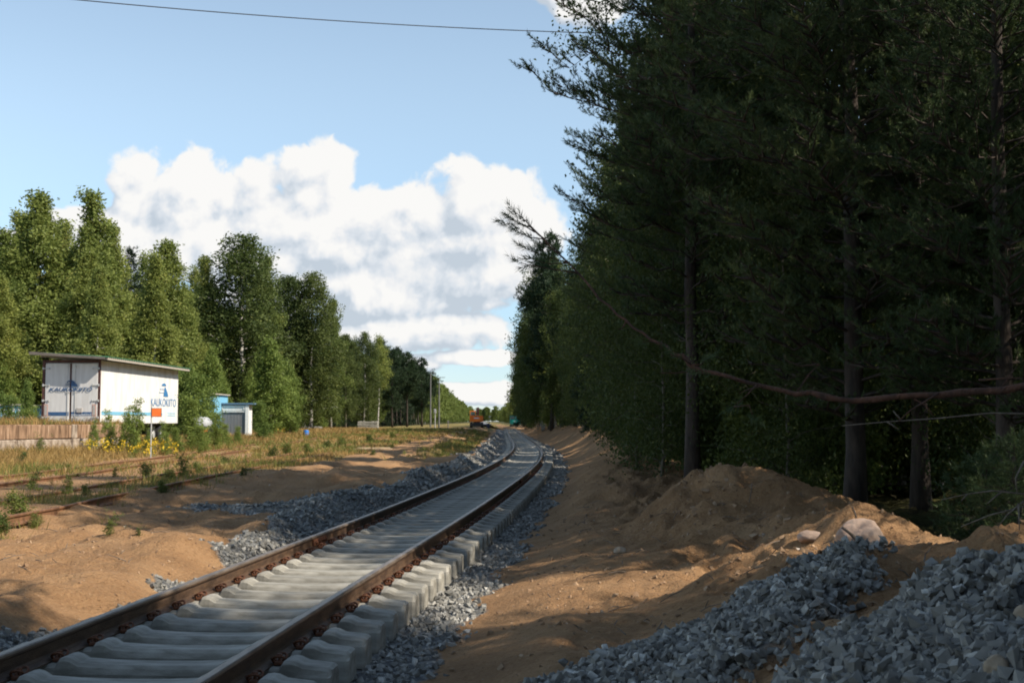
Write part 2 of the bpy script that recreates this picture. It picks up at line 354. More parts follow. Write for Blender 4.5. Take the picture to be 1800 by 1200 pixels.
M['spruce'] = mat_leaf('spruce_needles', (.016, .034, .016), (.042, .066, .028), trans=.1)
M['leaf_shrub'] = mat_leaf('undergrowth_leaves', (.05, .085, .020), (.17, .22, .055), (.26, .28, .08), trans=.5)
M['leaf_weed'] = mat_leaf('weed_leaves', (.06, .095, .02), (.16, .20, .045), (.30, .17, .05), trans=.35)
M['grass'] = mat_leaf('green_grass', (.09, .12, .025), (.20, .21, .05), trans=.3)
M['dry_grass'] = mat_leaf('dry_grass', (.22, .15, .05), (.42, .29, .10), (.5, .38, .17), trans=.3)
M['flower'] = mat_leaf('yellow_petals', (.55, .40, .02), (.70, .55, .05), trans=.3)

M['leaf_mid'] = mat_leaf('rowan_leaves', (.030, .052, .014), (.085, .115, .030), (.15, .17, .05), trans=.4)
# ------------------------------------------------------------------ the new track's line and the ground
_cp = np.array([(-30,-5.3),(-10,-3.98),(0,-3.22),(8.15,-2.60),(11.7,-2.32),(15.8,-1.97),(21,-1.50),(36.6,-.38),(48,.25),(59,.66),(70,.88),(80,.95),(100,.84),(125,.58),(180,.15),(262,-.38),(400,-2.4),(700,-9),(2500,-45)])
_ty = np.arange(-30, 2500, .5); _tx = np.interp(_ty, _cp[:, 0], _cp[:, 1])
for _ in range(3):
    k = np.ones(15) / 15; pad = np.pad(_tx, 7, mode='reflect', reflect_type='odd'); _tx = np.convolve(pad, k, 'valid')
_tg = np.gradient(_tx, _ty)
def xc(y): return np.interp(y, _ty, _tx)
def tang(y): return np.interp(y, _ty, _tg)
TRACK_END = 262.0

def ballast_mask(x, y):
    s = x - xc(y)
    e = (fbm(x * 1.1, y * 1.1, 5, 3) - .5)
    w_r = 1 - sm(s, 1.62 + e * .7, 1.85 + e * .7 + .12)
    left_w = 1.7 + .15 * sm(y, 10, 16) + .85 * sm(y, 15, 22) - .2 * sm(y, 60, 110)
    w_l = 1 - sm(-s, left_w - .15 + e * 1.5, left_w + .1 + e * 1.5)
    bed = w_r * w_l * (1 - sm(y, 258, 268))
    # a flat spread of crushed stone on the left
    p = 1 - sm(((x + 4.7) / 2.0) ** 2 + ((y - 24.6) / 1.6) ** 2 + e * 2.2, .55, 1.1)
    # heap in the right foreground, running down from the boulder, and the heap in the corner
    ax, ay, bx, by = 2.85, 10.5, .62, 7.4
    t = np.clip(((x - ax) * (bx - ax) + (y - ay) * (by - ay)) / ((bx - ax) ** 2 + (by - ay) ** 2), 0, 1.25)
    d = np.hypot(x - ax - t * (bx - ax), y - ay - t * (by - ay))
    side = ((x - ax) * (by - ay) - (y - ay) * (bx - ax))
    ha = 1 - sm(d + e * .9, .22 + .24 * np.clip(t, 0, 1), .52 + .50 * np.clip(t, 0, 1))
    hb = 1 - sm(-(.745 * (x - 1.5) - .667 * (y - 6.0)) + e * .9, -.15, .3)
    hb = hb * (1 - sm(y, 9.6, 10.2)) * sm(x, .9, 1.2)
    main = 1 - sm(y, 262, 263); main = 0
    return np.clip(np.maximum.reduce([bed, p * .85, ha, hb]), 0, 1), ha, hb

def cone(x, y, cx, cy, r, a, p=1.25, sx=1.0, sy=1.0):
    d = np.sqrt(((x - cx) / sx) ** 2 + ((y - cy) / sy) ** 2 + .03)
    return a * np.clip(1 - d / r, 0, 1) ** p

def ground(x, y):
    x = np.asarray(x, float); y = np.asarray(y, float)
    s = x - xc(y)
    # ---- left side
    zl = .04 + .09 * sm(-s, 3, 7) + .22 * sm(-x, 14, 20) * (1 - sm(y, 90, 130)) + .42 * sm(y, 55, 150) * sm(-s, 2.5, 6)
    rough = sm(-s, 1.8, 2.6) * (1 - sm(-s, 6.0, 8.5)) + .25
    near = 1 - sm(y, 60, 140)
    zl = zl + rough * ((fbm(x / 2.1, y / 2.1, 3, 4) - .5) * .46 + (fbm(x / .5, y / .5, 9, 4) - .5) * .19)
    zl = zl - .10 * np.exp(-((s + 8.8 + 0 * y) / .8) ** 2) * 0
    # wheel ruts in the sand beside the track
    for o_, w_ in ((4.15, .20), (5.75, .22)):
        zl = zl - .075 * np.exp(-((-s - o_ - .35 * (fbm(y / 9.0, y * 0 + o_, 33, 2) - .5) * 2) / w_) ** 2) * near * (.5 + fbm(x / .3, y / .3, 35, 2))
    # ---- right side
    zr = -.02 + .12 * sm(s, 2.4, 5) + .2 * sm(x, 4.5, 9)
    zr = zr + .40 * sm(x, .9, 2.9) * (1 - sm(y, 10.8, 13.2)) + .30 * sm(x, .6, 1.6) * (1 - sm(y, 6, 9))
    zr = zr + .14 * sm(.745 * (x - 1.5) - .667 * (y - 6.0), -.6, .7) * (1 - sm(y, 8.6, 10.2))
    zr = zr + cone(x, y, 3.62, 18.0, 2.1, .88, 1.0) + cone(x, y, 2.98, 18.4, .8, .16, 1.0) + cone(x, y, 4.0, 15.4, 1.3, .30, 1.0) + cone(x, y, 2.65, 18.9, 1.3, .34) + cone(x, y, 3.60, 13.3, 1.7, .74) + cone(x, y, 4.7, 11.0, 1.6, .30)
    zr = zr + cone(x, y, 3.4, 15.6, 1.8, .20)
    zr = zr + cone(x, y, 2.7, 27, 3.4, .55, sy=1.6) + cone(x, y, 3.2, 36, 3.2, .7, sy=2)
    bank = np.exp(-((s - 4.6) / 1.25) ** 2) * sm(y, 36, 60) * (1 - sm(y, 240, 262))
    zr = zr + bank * (.55 + 1.1 * fbm(x / 2.6, y / 4.0, 31, 3))
    wob = sm(s, 1.9, 3.0)
    zr = zr + wob * ((fbm(x / 1.3, y / 1.3, 21, 4) - .5) * .26 + (fbm(x / .33, y / .33, 23, 4) - .5) * .15)
    # lumps and slumps of dug earth on the heaps
    rid = 1 - np.abs(fbm(x / .75, y / .75, 27, 4) * 2 - 1); hp = sm(x, 1.0, 2.4) * sm(s, 2.2, 3.4) * (1 - sm(y, 40, 60))
    zr = zr + hp * ((rid - .72) * .38 + (fbm(x / .16, y / .16, 29, 3) - .5) * .075)
    z = np.where(s < 0, zl, zr)
    # ---- the track bed
    lw = 1.75 + .0 * y
    e = (fbm(x / .9, y / .9, 41, 3) - .5) * .5
    t_l = sm(-s, lw + e, lw + .75 + e); t_r = sm(s, 1.72 + e * .6, 2.9 + e)
    t = np.where(s < 0, t_l, t_r)
    bed = -.235 + (fbm(x / .25, y / .25, 47, 2) - .5) * .03
    t = np.where(y > TRACK_END + 6, 1.0, t)
    z = bed * (1 - t) + z * t
    # ballast dumped along the left shoulder
    berm = np.exp(-((s + 2.2) / .42) ** 2) * sm(y, 15.5, 21) * (1 - sm(y, 200, 258))
    z = z + berm * (.04 + .42 * np.clip(fbm(x / 1.5, y / 2.6, 53, 3) - .24, 0, 1)) 
    _, ha, hb = ballast_mask(x, y)
    z = z + ha * (.04 + .08 * fbm(x / .7, y / .7, 61, 2)) + hb * (.02 + .11 * fbm(x / .6, y / .6, 67, 2))
    # dirt heaps past the end of the rails
    z = z + cone(x, y, .6, 276, 9, .75, sx=.55) + cone(x, y, 2.5, 282, 8, .9, sx=.5)
    return z
def gpos(px, py, lo=5.0, hi=400.0):
    """where the sight line through px, py meets the ground"""
    ys = np.geomspace(lo, hi, 900); a = at(px, py, 1.0); d = np.array((a.x, 1.0, a.z - CAMZ))
    g = ground(d[0] * ys, ys); zz = CAMZ + d[2] * ys
    i = np.argmax(zz <= g) if np.any(zz <= g) else len(ys) - 1
    Y = ys[i]; return Vector((d[0] * Y, Y, float(g[i])))
def gz(x, y): return float(ground(np.array([x]), np.array([y]))[0])

def grass_mask(x, y):
    s = x - xc(y)
    n = fbm(x / 5.0, y / 7.0, 71, 3); n2 = fbm(x / 1.4, y / 1.4, 73, 3)
    g = sm(-x, 15.2, 16.6) * .95                                     # under the platform and towards the trees
    g = np.maximum(g, np.exp(-((x + 8.9) / .75) ** 2) * sm(n2, .42, .60) * .9)   # in the near old track
    g = np.maximum(g, sm(-x, 6.6, 8.2) * sm(y, 25, 52) * sm(n, .30, .50) * (1 - .8 * np.exp(-((x + 12.0 + .0 * y) / 1.5) ** 2) * (1 - sm(y, 80, 120))))
    g = np.maximum(g, sm(-s, 2.9, 3.6) * (1 - sm(-s, 4.8, 6.2)) * sm(y, 48, 75) * sm(n, .30, .45))
    g = np.maximum(g, sm(-s, 5, 8) * sm(y, 75, 130) * sm(n, .3, .5))
    g = np.maximum(g, sm(-x, 6.5, 7.5) * (1 - sm(y, 20, 26)) * sm(n2, .45, .6) * .7)
    g = np.maximum(g, sm(y, 268, 300) * sm(np.abs(s), 1.5, 3) * .9)
    return np.clip(g, 0, 1)
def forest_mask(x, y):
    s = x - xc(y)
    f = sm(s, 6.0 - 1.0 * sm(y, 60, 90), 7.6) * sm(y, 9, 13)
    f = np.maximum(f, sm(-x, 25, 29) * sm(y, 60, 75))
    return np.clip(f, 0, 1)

ys = np.concatenate([np.arange(-16, 3, .5), np.arange(3, 22, .06), 22 * np.exp(np.arange(1, 250) * .0105)])
ys = np.concatenate([ys, np.geomspace(ys[-1] * 1.03, 5200, 60)])
us = np.concatenate([np.linspace(-1.9, -.62, 40)[:-1], np.linspace(-.62, .62, 430), np.linspace(.62, 1.9, 40)[1:]])
YY, UU = np.meshgrid(ys, us, indexing='ij')
XX = UU * (np.abs(YY) * .92 + 3.2) - .3
ZZ = ground(XX, YY); wob = np.clip(1 - YY / 40, 0, 1)
BM = ballast_mask(XX, YY)[0]
ZZ = ZZ + BM * (fbm(XX / .11, YY / .11, 81, 2) - .5) * .05 * wob
nr, nc = YY.shape
idx = np.arange(nr * nc).reshape(nr, nc)
Q = np.stack([idx[:-1, :-1], idx[:-1, 1:], idx[1:, 1:], idx[1:, :-1]], -1).reshape(-1, 4)

m, t, b, out = new_mat('sandy_ground'); L = t.links.new
def tn(ty, **kw):
    n = t.nodes.new(ty)
    for k, v in kw.items(): setattr(n, k, v)
    return n
tcn = tn('ShaderNodeTexCoord')
def noise(scale, detail=5, rough=.6):
    n = tn('ShaderNodeTexNoise'); L(tcn.outputs['Object'], n.inputs['Vector']); n.inputs['Scale'].default_value = scale; n.inputs['Detail'].default_value = detail; n.inputs['Roughness'].default_value = rough; return n.outputs['Fac']
def ramp(fac, stops):
    r = tn('ShaderNodeValToRGB'); L(fac, r.inputs[0]); el = r.color_ramp.elements
    el[0].position, el[0].color = stops[0][0], (*stops[0][1], 1); el[1].position, el[1].color = stops[-1][0], (*stops[-1][1], 1)
    for p, c in stops[1:-1]: q = el.new(p); q.color = (*c, 1)
    return r.outputs[0]
def mix(f, a, bb):
    n = tn('ShaderNodeMix', data_type='RGBA'); L(f, n.inputs['Factor']); L(a, n.inputs['A']); L(bb, n.inputs['B']); return n.outputs['Result']
def att(n): a = tn('ShaderNodeAttribute'); a.attribute_name = n; return a.outputs['Fac']
def soften(f, sc, k=.6):
    a = tn('ShaderNodeMath', operation='MULTIPLY_ADD'); L(noise(sc, 4), a.inputs[0]); a.inputs[1].default_value = k; L(f, a.inputs[2])
    r = tn('ShaderNodeMapRange'); L(a.outputs[0], r.inputs[0]); r.inputs[1].default_value = .3 * k + .35; r.inputs[2].default_value = .7 * k + .5; return r.outputs[0]
sand = ramp(noise(.9, 9, .66), [(.32, (.175, .085, .036)), (.46, (.335, .182, .082)), (.58, (.465, .27, .132)), (.72, (.57, .365, .195))])
peb = ramp(noise(26, 3), [(.28, (.12, .07, .038)), (.40, (.35, .205, .108)), (.66, (.43, .265, .14)), (.76, (.60, .46, .32))])
pn = tn('ShaderNodeMix', data_type='RGBA'); pn.inputs['Factor'].default_value = .6; L(sand, pn.inputs['A']); L(peb, pn.inputs['B']); sandc = pn.outputs['Result']
vor = tn('ShaderNodeTexVoronoi'); L(tcn.outputs['Object'], vor.inputs['Vector']); vor.inputs['Scale'].default_value = 13
vsep = tn('ShaderNodeSeparateXYZ'); L(vor.outputs['Color'], vsep.inputs[0])
grav = ramp(vsep.outputs[0], [(.0, (.12, .12, .12)), (.6, (.24, .24, .235)), (1, (.38, .38, .36))])
grass = ramp(noise(1.2, 6), [(.33, (.09, .10, .028)), (.5, (.21, .165, .06)), (.66, (.34, .24, .095))])
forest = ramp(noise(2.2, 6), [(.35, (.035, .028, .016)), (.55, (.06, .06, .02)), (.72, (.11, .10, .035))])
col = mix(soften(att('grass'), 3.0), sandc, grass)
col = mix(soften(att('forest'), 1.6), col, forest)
col = mix(soften(att('ballast'), 9, .45), col, grav)
L(col, b.inputs['Base Color']); b.inputs['Roughness'].default_value = .95; b.inputs['Specular IOR Level'].default_value = .15
hA = tn('ShaderNodeMath', operation='MULTIPLY_ADD'); L(noise(9, 8, .68), hA.inputs[0]); hA.inputs[1].default_value = 1.0
hB = tn('ShaderNodeMath', operation='MULTIPLY'); L(noise(45, 4), hB.inputs[0]); hB.inputs[1].default_value = .35; L(hB.outputs[0], hA.inputs[2])
bp = tn('ShaderNodeBump'); bp.inputs['Strength'].default_value = 1.0; bp.inputs['Distance'].default_value = .11; L(hA.outputs[0], bp.inputs['Height'])
bp2 = tn('ShaderNodeBump'); bp2.inputs['Distance'].default_value = .05; L(att('ballast'), bp2.inputs['Strength']); L(vor.outputs['Distance'], bp2.inputs['Height']); bp2.invert = True; L(bp.outputs[0], bp2.inputs['Normal'])
L(bp2.outputs[0], b.inputs['Normal'])
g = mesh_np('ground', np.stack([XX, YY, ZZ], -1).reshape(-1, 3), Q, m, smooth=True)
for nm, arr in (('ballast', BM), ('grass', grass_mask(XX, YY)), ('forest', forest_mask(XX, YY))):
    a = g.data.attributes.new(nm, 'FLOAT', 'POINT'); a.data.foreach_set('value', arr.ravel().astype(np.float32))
tag(g, 'sandy construction ground with dirt heaps along the track bed', kind='structure')

# ------------------------------------------------------------------ loose crushed stone
def stone_protos(n, seed):
    rnd = random.Random(seed); out = []
    for i in range(n):
        bm = bmesh.new(); sxyz = (1, rnd.uniform(.55, .95), rnd.uniform(.38, .75))
        for k in range(8):
            v = Vector(((1 if k & 1 else -1) * rnd.uniform(.25, 1.0), (1 if k & 2 else -1) * rnd.uniform(.25, 1.0), (1 if k & 4 else -1) * rnd.uniform(.25, 1.0)))
            bm.verts.new((v.x * sxyz[0] * .55, v.y * sxyz[1] * .55, v.z * sxyz[2] * .55))
        r = bmesh.ops.convex_hull(bm, input=bm.verts); bmesh.ops.triangulate(bm, faces=bm.faces)
        loose = [v for v in bm.verts if not v.link_faces]; bmesh.ops.delete(bm, geom=loose, context='VERTS')
        bm.verts.index_update()
        out.append((np.array([v.co[:] for v in bm.verts]), np.array([[v.index for v in f.verts] for f in bm.faces]))); bm.free()
    return out
PROT = stone_protos(20, 4)
def rand_rot(n, r):
    q = r.normal(size=(n, 4)); q /= np.linalg.norm(q, axis=1, keepdims=True); w, x, y, z = q.T
    return np.stack([1-2*(y*y+z*z), 2*(x*y-z*w), 2*(x*z+y*w), 2*(x*y+z*w), 1-2*(x*x+z*z), 2*(y*z-x*w), 2*(x*z-y*w), 2*(y*z+x*w), 1-2*(x*x+y*y)], -1).reshape(-1, 3, 3)
def stones(name, P, size, mat, seed):
    r = rng(seed); n = len(P); pid = r.integers(0, len(PROT), n); rot = rand_rot(n, r); tone = r.beta(1.5, 1.7, n)
    V = []; Fc = []; T = []; off = 0
    for k, (pv, pf) in enumerate(PROT):
        i = np.where(pid == k)[0]
        if not len(i): continue
        v = np.einsum('nij,vj->nvi', rot[i], pv) * size[i, None, None] + P[i, None, :]
        V.append(v.reshape(-1, 3)); Fc.append((pf[None] + (np.arange(len(i)) * len(pv))[:, None, None] + off).reshape(-1, 3)); off += len(i) * len(pv)
        T.append(np.repeat(tone[i], len(pf)))
    return mesh_np(name, np.concatenate(V), np.concatenate(Fc), mat, tone=np.concatenate(T))
def scatter(n, x0, x1, y0, y1, seed, fn, thr=None):
    r = rng(seed); x = r.uniform(x0, x1, n); y = r.uniform(y0, y1, n); w = fn(x, y); k = r.uniform(0, 1, n) < w
    return x[k], y[k], r
# bed stones beside the sleepers
Ps = []; Ss = []
for (y0, y1, n, s0, s1) in ((5, 11, 10500, .035, .075), (11, 18, 12500, .035, .08), (18, 32, 17000, .045, .095), (32, 62, 17000, .06, .13), (62, 130, 11000, .09, .19)):
    r = rng(int(y0)); yy = r.uniform(y0, y1, n); s = r.uniform(-4.2, 2.6, n); xx = xc(yy) + s
    w = ballast_mask(xx, yy)[0]; w = np.where(np.abs(s) < 1.25, .10, w)
    k = (r.uniform(0, 1, n) < w * 1.1) & (xx < 1.8 + .1 * np.maximum(yy - 12, 0))
    xx, yy = xx[k], yy[k]; sz = r.uniform(s0, s1, len(xx)) * (.75 + .5 * r.uniform(0, 1, len(xx)))
    Ps.append(np.stack([xx, yy, ground(xx, yy) + sz * r.uniform(-.05, .30, len(xx))], -1)); Ss.append(sz)
stn = stones('track_ballast_gravel', np.concatenate(Ps), np.concatenate(Ss), M['stone'], 7)
tag(stn, 'loose grey crushed stone lying along both sides of the new track', 'gravel', kind='stuff')
# spread on the left
x, y, r = scatter(9000, -9, -2.8, 20, 28, 91, lambda x, y: np.where(np.abs(x - xc(y)) > 3.2, ballast_mask(x, y)[0], 0) * .8)
sz = r.uniform(.03, .085, len(x))
tag(stones('scattered_gravel', np.stack([x, y, ground(x, y) + sz * .15], -1), sz, M['stone'], 8), 'thin grey spread of crushed stone on the sand left of the new track', 'gravel', kind='stuff')
# heap A and heap B
x, y, r = scatter(58000, -.6, 4.4, 5.2, 12, 92, lambda x, y: ballast_mask(x, y)[1])
sz = .030 + .066 * r.beta(1.6, 2.6, len(x))
keep = r.uniform(0, 1, len(x)) < .9
x, y, sz = x[keep], y[keep], sz[keep]
lift = r.uniform(-.1, .75, len(x))
tag(stones('gravel_heap', np.stack([x, y, ground(x, y) + sz * lift], -1), sz, M['stone'], 9), 'long tongue of coarse grey crushed stone running down from the pale boulder', 'gravel', kind='stuff')
x, y, r = scatter(60000, 1.2, 6.0, 4.2, 10, 93, lambda x, y: ballast_mask(x, y)[2])
sz = .030 + .062 * r.beta(1.4, 2.4, len(x))
keep = r.uniform(0, 1, len(x)) < .95
x, y, sz = x[keep], y[keep], sz[keep]
tag(stones('gravel_heap', np.stack([x, y, ground(x, y) + sz * r.uniform(-.1, .7, len(x))], -1), sz, M['stone'], 10), 'big grey crushed stones heaped in the lower right corner', 'gravel', kind='stuff')
# clods and pebbles on the sand
x, y, r = scatter(26000, -9, 5, 6, 40, 94, lambda x, y: (1 - ballast_mask(x, y)[0]) * (np.abs(x - xc(y)) > 1.7) * .6 * np.clip(1.2 - y / 40, 0, 1))
sz = .012 + .06 * r.uniform(0, 1, len(x)) ** 4
M['clod'] = mat_tone('earth_clods', (.17, .10, .055), (.40, .27, .165), nscale=20, c3=(.5, .44, .38))
tag(stones('sand_pebbles', np.stack([x, y, ground(x, y)], -1), sz, M['clod'], 12), 'small clods and pebbles strewn over the bare sand', 'pebbles', kind='stuff')

x, y, r = scatter(5200, 1.2, 5.6, 8.5, 24, 95, lambda x, y: (1 - ballast_mask(x, y)[0]) * sm(x, 1.3, 3.0) * sm(fbm(x, y, 96, 3), .42, .6))
sz = .02 + .11 * r.uniform(0, 1, len(x)) ** 3
tag(stones('earth_clods', np.stack([x, y, ground(x, y) - sz * .1], -1), sz, M['clod'], 13), 'lumps of brown earth lying on the dirt heaps', 'earth clods', kind='stuff')

# ------------------------------------------------------------------ rails
GA = .795
prof_r = [(.075, 0), (.075, .012), (.028, .030), (.010, .048), (.0085, .118), (.034, .134), (.037, .150), (.035, .164), (.026, .172), (0, .1735)]
def rail_mesh(name, ypts, off, head, web, parent=None, lab=None, grp=None, z0=0.0, path=None, zf=None):
    pr = prof_r + [(-a, b_) for a, b_ in prof_r[-2::-1]]; pr = pr[::-1]
    V = []; n = len(pr)
    for yv in ypts:
        if path is None:
            tx = float(tang(yv)); L_ = math.hypot(1, tx); nx, ny = 1 / L_, -tx / L_; cx = float(xc(yv)); zz = z0
        else: cx, nx, ny = path(yv); zz = zf(yv)
        for a, b_ in pr: V.append((cx + nx * (off + a), yv + ny * (off + a), zz + b_))
    Fq = []; hq = []
    for i in range(len(ypts) - 1):
        for k in range(n - 1):
            (hq if pr[k][1] > .149 and pr[k + 1][1] > .149 else Fq).append((i * n + k, i * n + k + 1, (i + 1) * n + k + 1, (i + 1) * n + k))
    o = mesh_np(name, V, [Fq + hq], [web, head], parent, smooth=False)
    o.data.polygons.foreach_set('material_index', np.array([0] * len(Fq) + [1] * len(hq), np.int32))
    return o
yr = list(np.concatenate([np.arange(-8, 110, .9), np.arange(110, TRACK_END + .1, 2.0)]))
railL = rail_mesh('steel_rail', yr, -GA, M['rail_head'], M['rail']); tag(railL, 'left brown steel rail of the new track on concrete sleepers', 'rail', 'rails of the new track')
railR = rail_mesh('steel_rail', yr, GA, M['rail_head'], M['rail']); tag(railR, 'right brown steel rail of the new track, nearer the forest', 'rail', 'rails of the new track')
def joint(rail, off, yj):
    tx = float(tang(yj)); a = math.atan(tx); c = Vector((float(xc(yj)) + off * math.cos(a), yj - off * math.sin(a), 0))
    fp = MB(); 
    for sgn in (-1, 1):
        fp.box((sgn * .028, 0, .083), (.034, .72, .088), 0, .006)
    o = fp.build('fishplate', M['clip'], rail); o.location = c; o.rotation_euler = (0, 0, -a)
    for q in (-.27, -.10, .10, .27):
        bm_ = MB(); bm_.tube([(-.075, q, .083), (.075, q, .083)], .016, 6); bm_.tube([(.046, q, .083), (.062, q, .083)], .030, 6); bm_.tube([(-.062, q, .083), (-.046, q, .083)], .030, 6)
        o2 = bm_.build('bolt', M['clip'], o)
joint(railL, -GA, 17.1); joint(railR, GA, 34.0)

# ------------------------------------------------------------------ concrete sleepers with spring clips
def sleeper_mesh():
    # stations along the sleeper (half), height of the top, half width of the top
    st = [(1.30, -.012, .088, 1), (1.275, .004, .10, 0), (1.10, .022, .104, 0), (1.045, .046, .106, 0), (1.005, .052, .107, 0), (.965, .046, .107, 0), (.935, .002, .108, 0),
          (.80, .0, .110, 0), (.66, .002, .110, 0), (.63, .044, .108, 0), (.595, .050, .107, 0), (.555, .042, .105, 0), (.50, .012, .100, 0), (.30, .002, .094, 0), (0, -.002, .092, 0)]
    full = [(-a, h, w, e_) for a, h, w, e_ in st] + [(a, h, w, e_) for a, h, w, e_ in st[-2::-1]]
    V = []
    for a, h, w, e_ in full:
        k = .012 if e_ else 0
        V += [(a, -.150 + k, -.225), (a, -.143 + k, -.06), (a, -w - .026 + k, h - .022), (a, -w, h), (a, w, h), (a, w + .026 - k, h - .022), (a, .143 - k, -.06), (a, .150 - k, -.225)]
    Fq = [(i * 8 + k, i * 8 + (k + 1) % 8, (i + 1) * 8 + (k + 1) % 8, (i + 1) * 8 + k) for i in range(len(full) - 1) for k in range(8)]
    caps = [tuple(range(7, -1, -1)), tuple(range((len(full) - 1) * 8, len(full) * 8))]
    b_ = MB(); b_.add(V, Fq + caps)
    return b_
def clip_mesh():
    b_ = MB(); pts = []
    # a spring clip: two loops bent over the rail foot, pressed by a bolt
    for s in (-1, 1):
        loop = []
        for k in range(13):
            q = -1.2 + k / 12 * 4.9
            loop.append((.052 + .040 * math.cos(q), s * (.038 + .030 * math.sin(q)), .034 + .030 * math.sin(q * .9 + .4)))
        b_.tube(loop, .0095, 6)
    b_.tube([(.012, -.045, .036), (-.006, 0, .040), (.012, .045, .036)], .009, 6)
    b_.tube([(.050, 0, -.01), (.050, 0, .072)], .011, 6); b_.tube([(.050, 0, .050), (.050, 0, .070)], .021, 6)
    b_.box((.062, 0, .012), (.075, .13, .026), 0, .006)
    return b_
sm_proto = sleeper_mesh(); clip_proto = clip_mesh()
SLEEP = []; yy = -2.6; step = .61
while yy < TRACK_END - 1:
    SLEEP.append(yy); yy += step / math.sqrt(1 + float(tang(yy)) ** 2)
first = None; nS = 0; farV = []
ORD = ['nearest', 'second', 'third', 'fourth', 'fifth', 'sixth', 'seventh', 'eighth', 'ninth', 'tenth', 'eleventh', 'twelfth']
vis = 0
for i, yv in enumerate(SLEEP):
    a = math.atan(float(tang(yv))); cx = float(xc(yv))
    if nS < 300 and yv > 7.7:
        if first is None:
            first = sm_proto.build('concrete_sleeper', M['concrete']); me_s = first.data
            clip_me = None; o = first
        else:
            o = link_mesh('concrete_sleeper', me_s)
        nS += 1
        o.location = (cx, yv, random.Random(i).uniform(-.004, .004)); o.rotation_euler = (0, 0, -a + random.Random(i + 999).uniform(-.006, .006))
        lab = 'pale grey concrete sleeper in the long even run under the new rails'
        tag(o, lab, 'sleeper', 'concrete sleepers of the new track')
        if yv < 48:
            for off in (-GA, GA):
                for sd in (-1, 1):
                    if clip_me is None:
                        c = clip_proto.build('rail_clip', M['clip'], o, smooth=False); clip_me = c.data
                    else: c = link_mesh('rail_clip', clip_me, o)
                    c.location = (off + sd * .060, 0, .006); c.rotation_euler = (0, 0, 0 if sd > 0 else math.pi)
    else:
        base = len(farV)
        farV.append((cx, yv, a))
pv = np.array(sm_proto.v); V = []; Fq4 = []; Fq8 = []
for k, (cx, yv, a) in enumerate(farV):
    ca, sa = math.cos(-a), math.sin(-a)
    V.append(np.stack([cx + pv[:, 0] * ca - pv[:, 1] * sa, yv + pv[:, 0] * sa + pv[:, 1] * ca, pv[:, 2]], -1))
    Fq4 += [[i + k * len(pv) for i in f] for f in sm_proto.f if len(f) == 4]; Fq8 += [[i + k * len(pv) for i in f] for f in sm_proto.f if len(f) == 8]
tag(mesh_np('far_sleepers', np.concatenate(V), [Fq4, Fq8], M['concrete']), 'most distant concrete sleepers of the new track, merging into one grey band', 'sleepers', 'concrete sleepers of the new track', 'stuff')

# ------------------------------------------------------------------ the two old tracks
def old_track(xf, y0, y1, labs, grp):
    yp = list(np.concatenate([np.arange(y0, 70, 2.5), np.arange(70, y1, 8.0)]))
    def path(yv):
        d = (xf(yv + .5) - xf(yv - .5)); L_ = math.hypot(1, d); return xf(yv), 1 / L_, -d / L_
    def zf(yv):
        gg = [gz(xf(v), v) for v in (yv - 3, yv, yv + 3)]; return sum(gg) / 3 - .07
    for off, lab in ((-GA, labs[0]), (GA, labs[1])):
        o = rail_mesh('old_rail', yp, off, M['old_rail'], M['old_rail'], path=path, zf=zf); tag(o, lab, 'rail', grp)
        yield o, path, zf
T2 = lambda y: -8.85 - .010 * (y - 20)
T1 = lambda y: -13.05 - .045 * (y - 34)
_ = list(old_track(T2, 10, 120, ('rusty old rail running through weeds, farther one of the nearer old track', 'rusty old rail nearest to the new track, half hidden in weeds'), 'rusty old rails'))
OT1 = list(old_track(T1, 22, 130, ('faint rusty old rail at the foot of the platform grass', 'rusty old rail with a joint, beside the bare sand strip'), 'rusty old rails'))
pj = gpos(60, 836, 20, 60); o1, pth, zfn = OT1[1]
fp = MB(); fp.box((.03, 0, .085), (.03, .7, .09), 0, .005); fp.box((-.03, 0, .085), (.03, .7, .09), 0, .005); fp.box((0, 0, -.01), (.30, .9, .05), 0, .01)
o = fp.build('fishplate', M['frame'], o1); c_, nx_, ny_ = pth(36.0); o.location = (c_ + GA, 36.0, zfn(36.0)); o.rotation_euler = (0, 0, .045)
# ------------------------------------------------------------------ trees
def unit(v): return v / np.maximum(np.linalg.norm(v, axis=-1, keepdims=True), 1e-9)
def leaf_cloud(C, size, r, aspect=.62, flat=0.0, var=.35, tone=None):
    """one small rhombic leaf (or leaf spray) at every centre"""
    n = len(C); a = r.normal(size=(n, 3)); a[:, 2] = a[:, 2] * .8 - .35; a = unit(a)
    b_ = r.normal(size=(n, 3)); b_[:, 2] *= (1 - flat); b_ = unit(b_ - a * (a * b_).sum(1, keepdims=True))
    s = size * (1 - var + 2 * var * r.uniform(0, 1, n))[:, None]
    nrm = np.cross(a, b_) * s * .12
    V = np.stack([C - a * s * .5, C + b_ * s * .5 * aspect + nrm, C + a * s * .5, C - b_ * s * .5 * aspect + nrm], 1).reshape(-1, 3)
    Fq = np.arange(n * 4).reshape(n, 4)
    return V, Fq, (np.clip(r.normal(.45, .2, n), 0, 1) if tone is None else np.clip(tone + r.normal(0, .13, n), 0, 1))
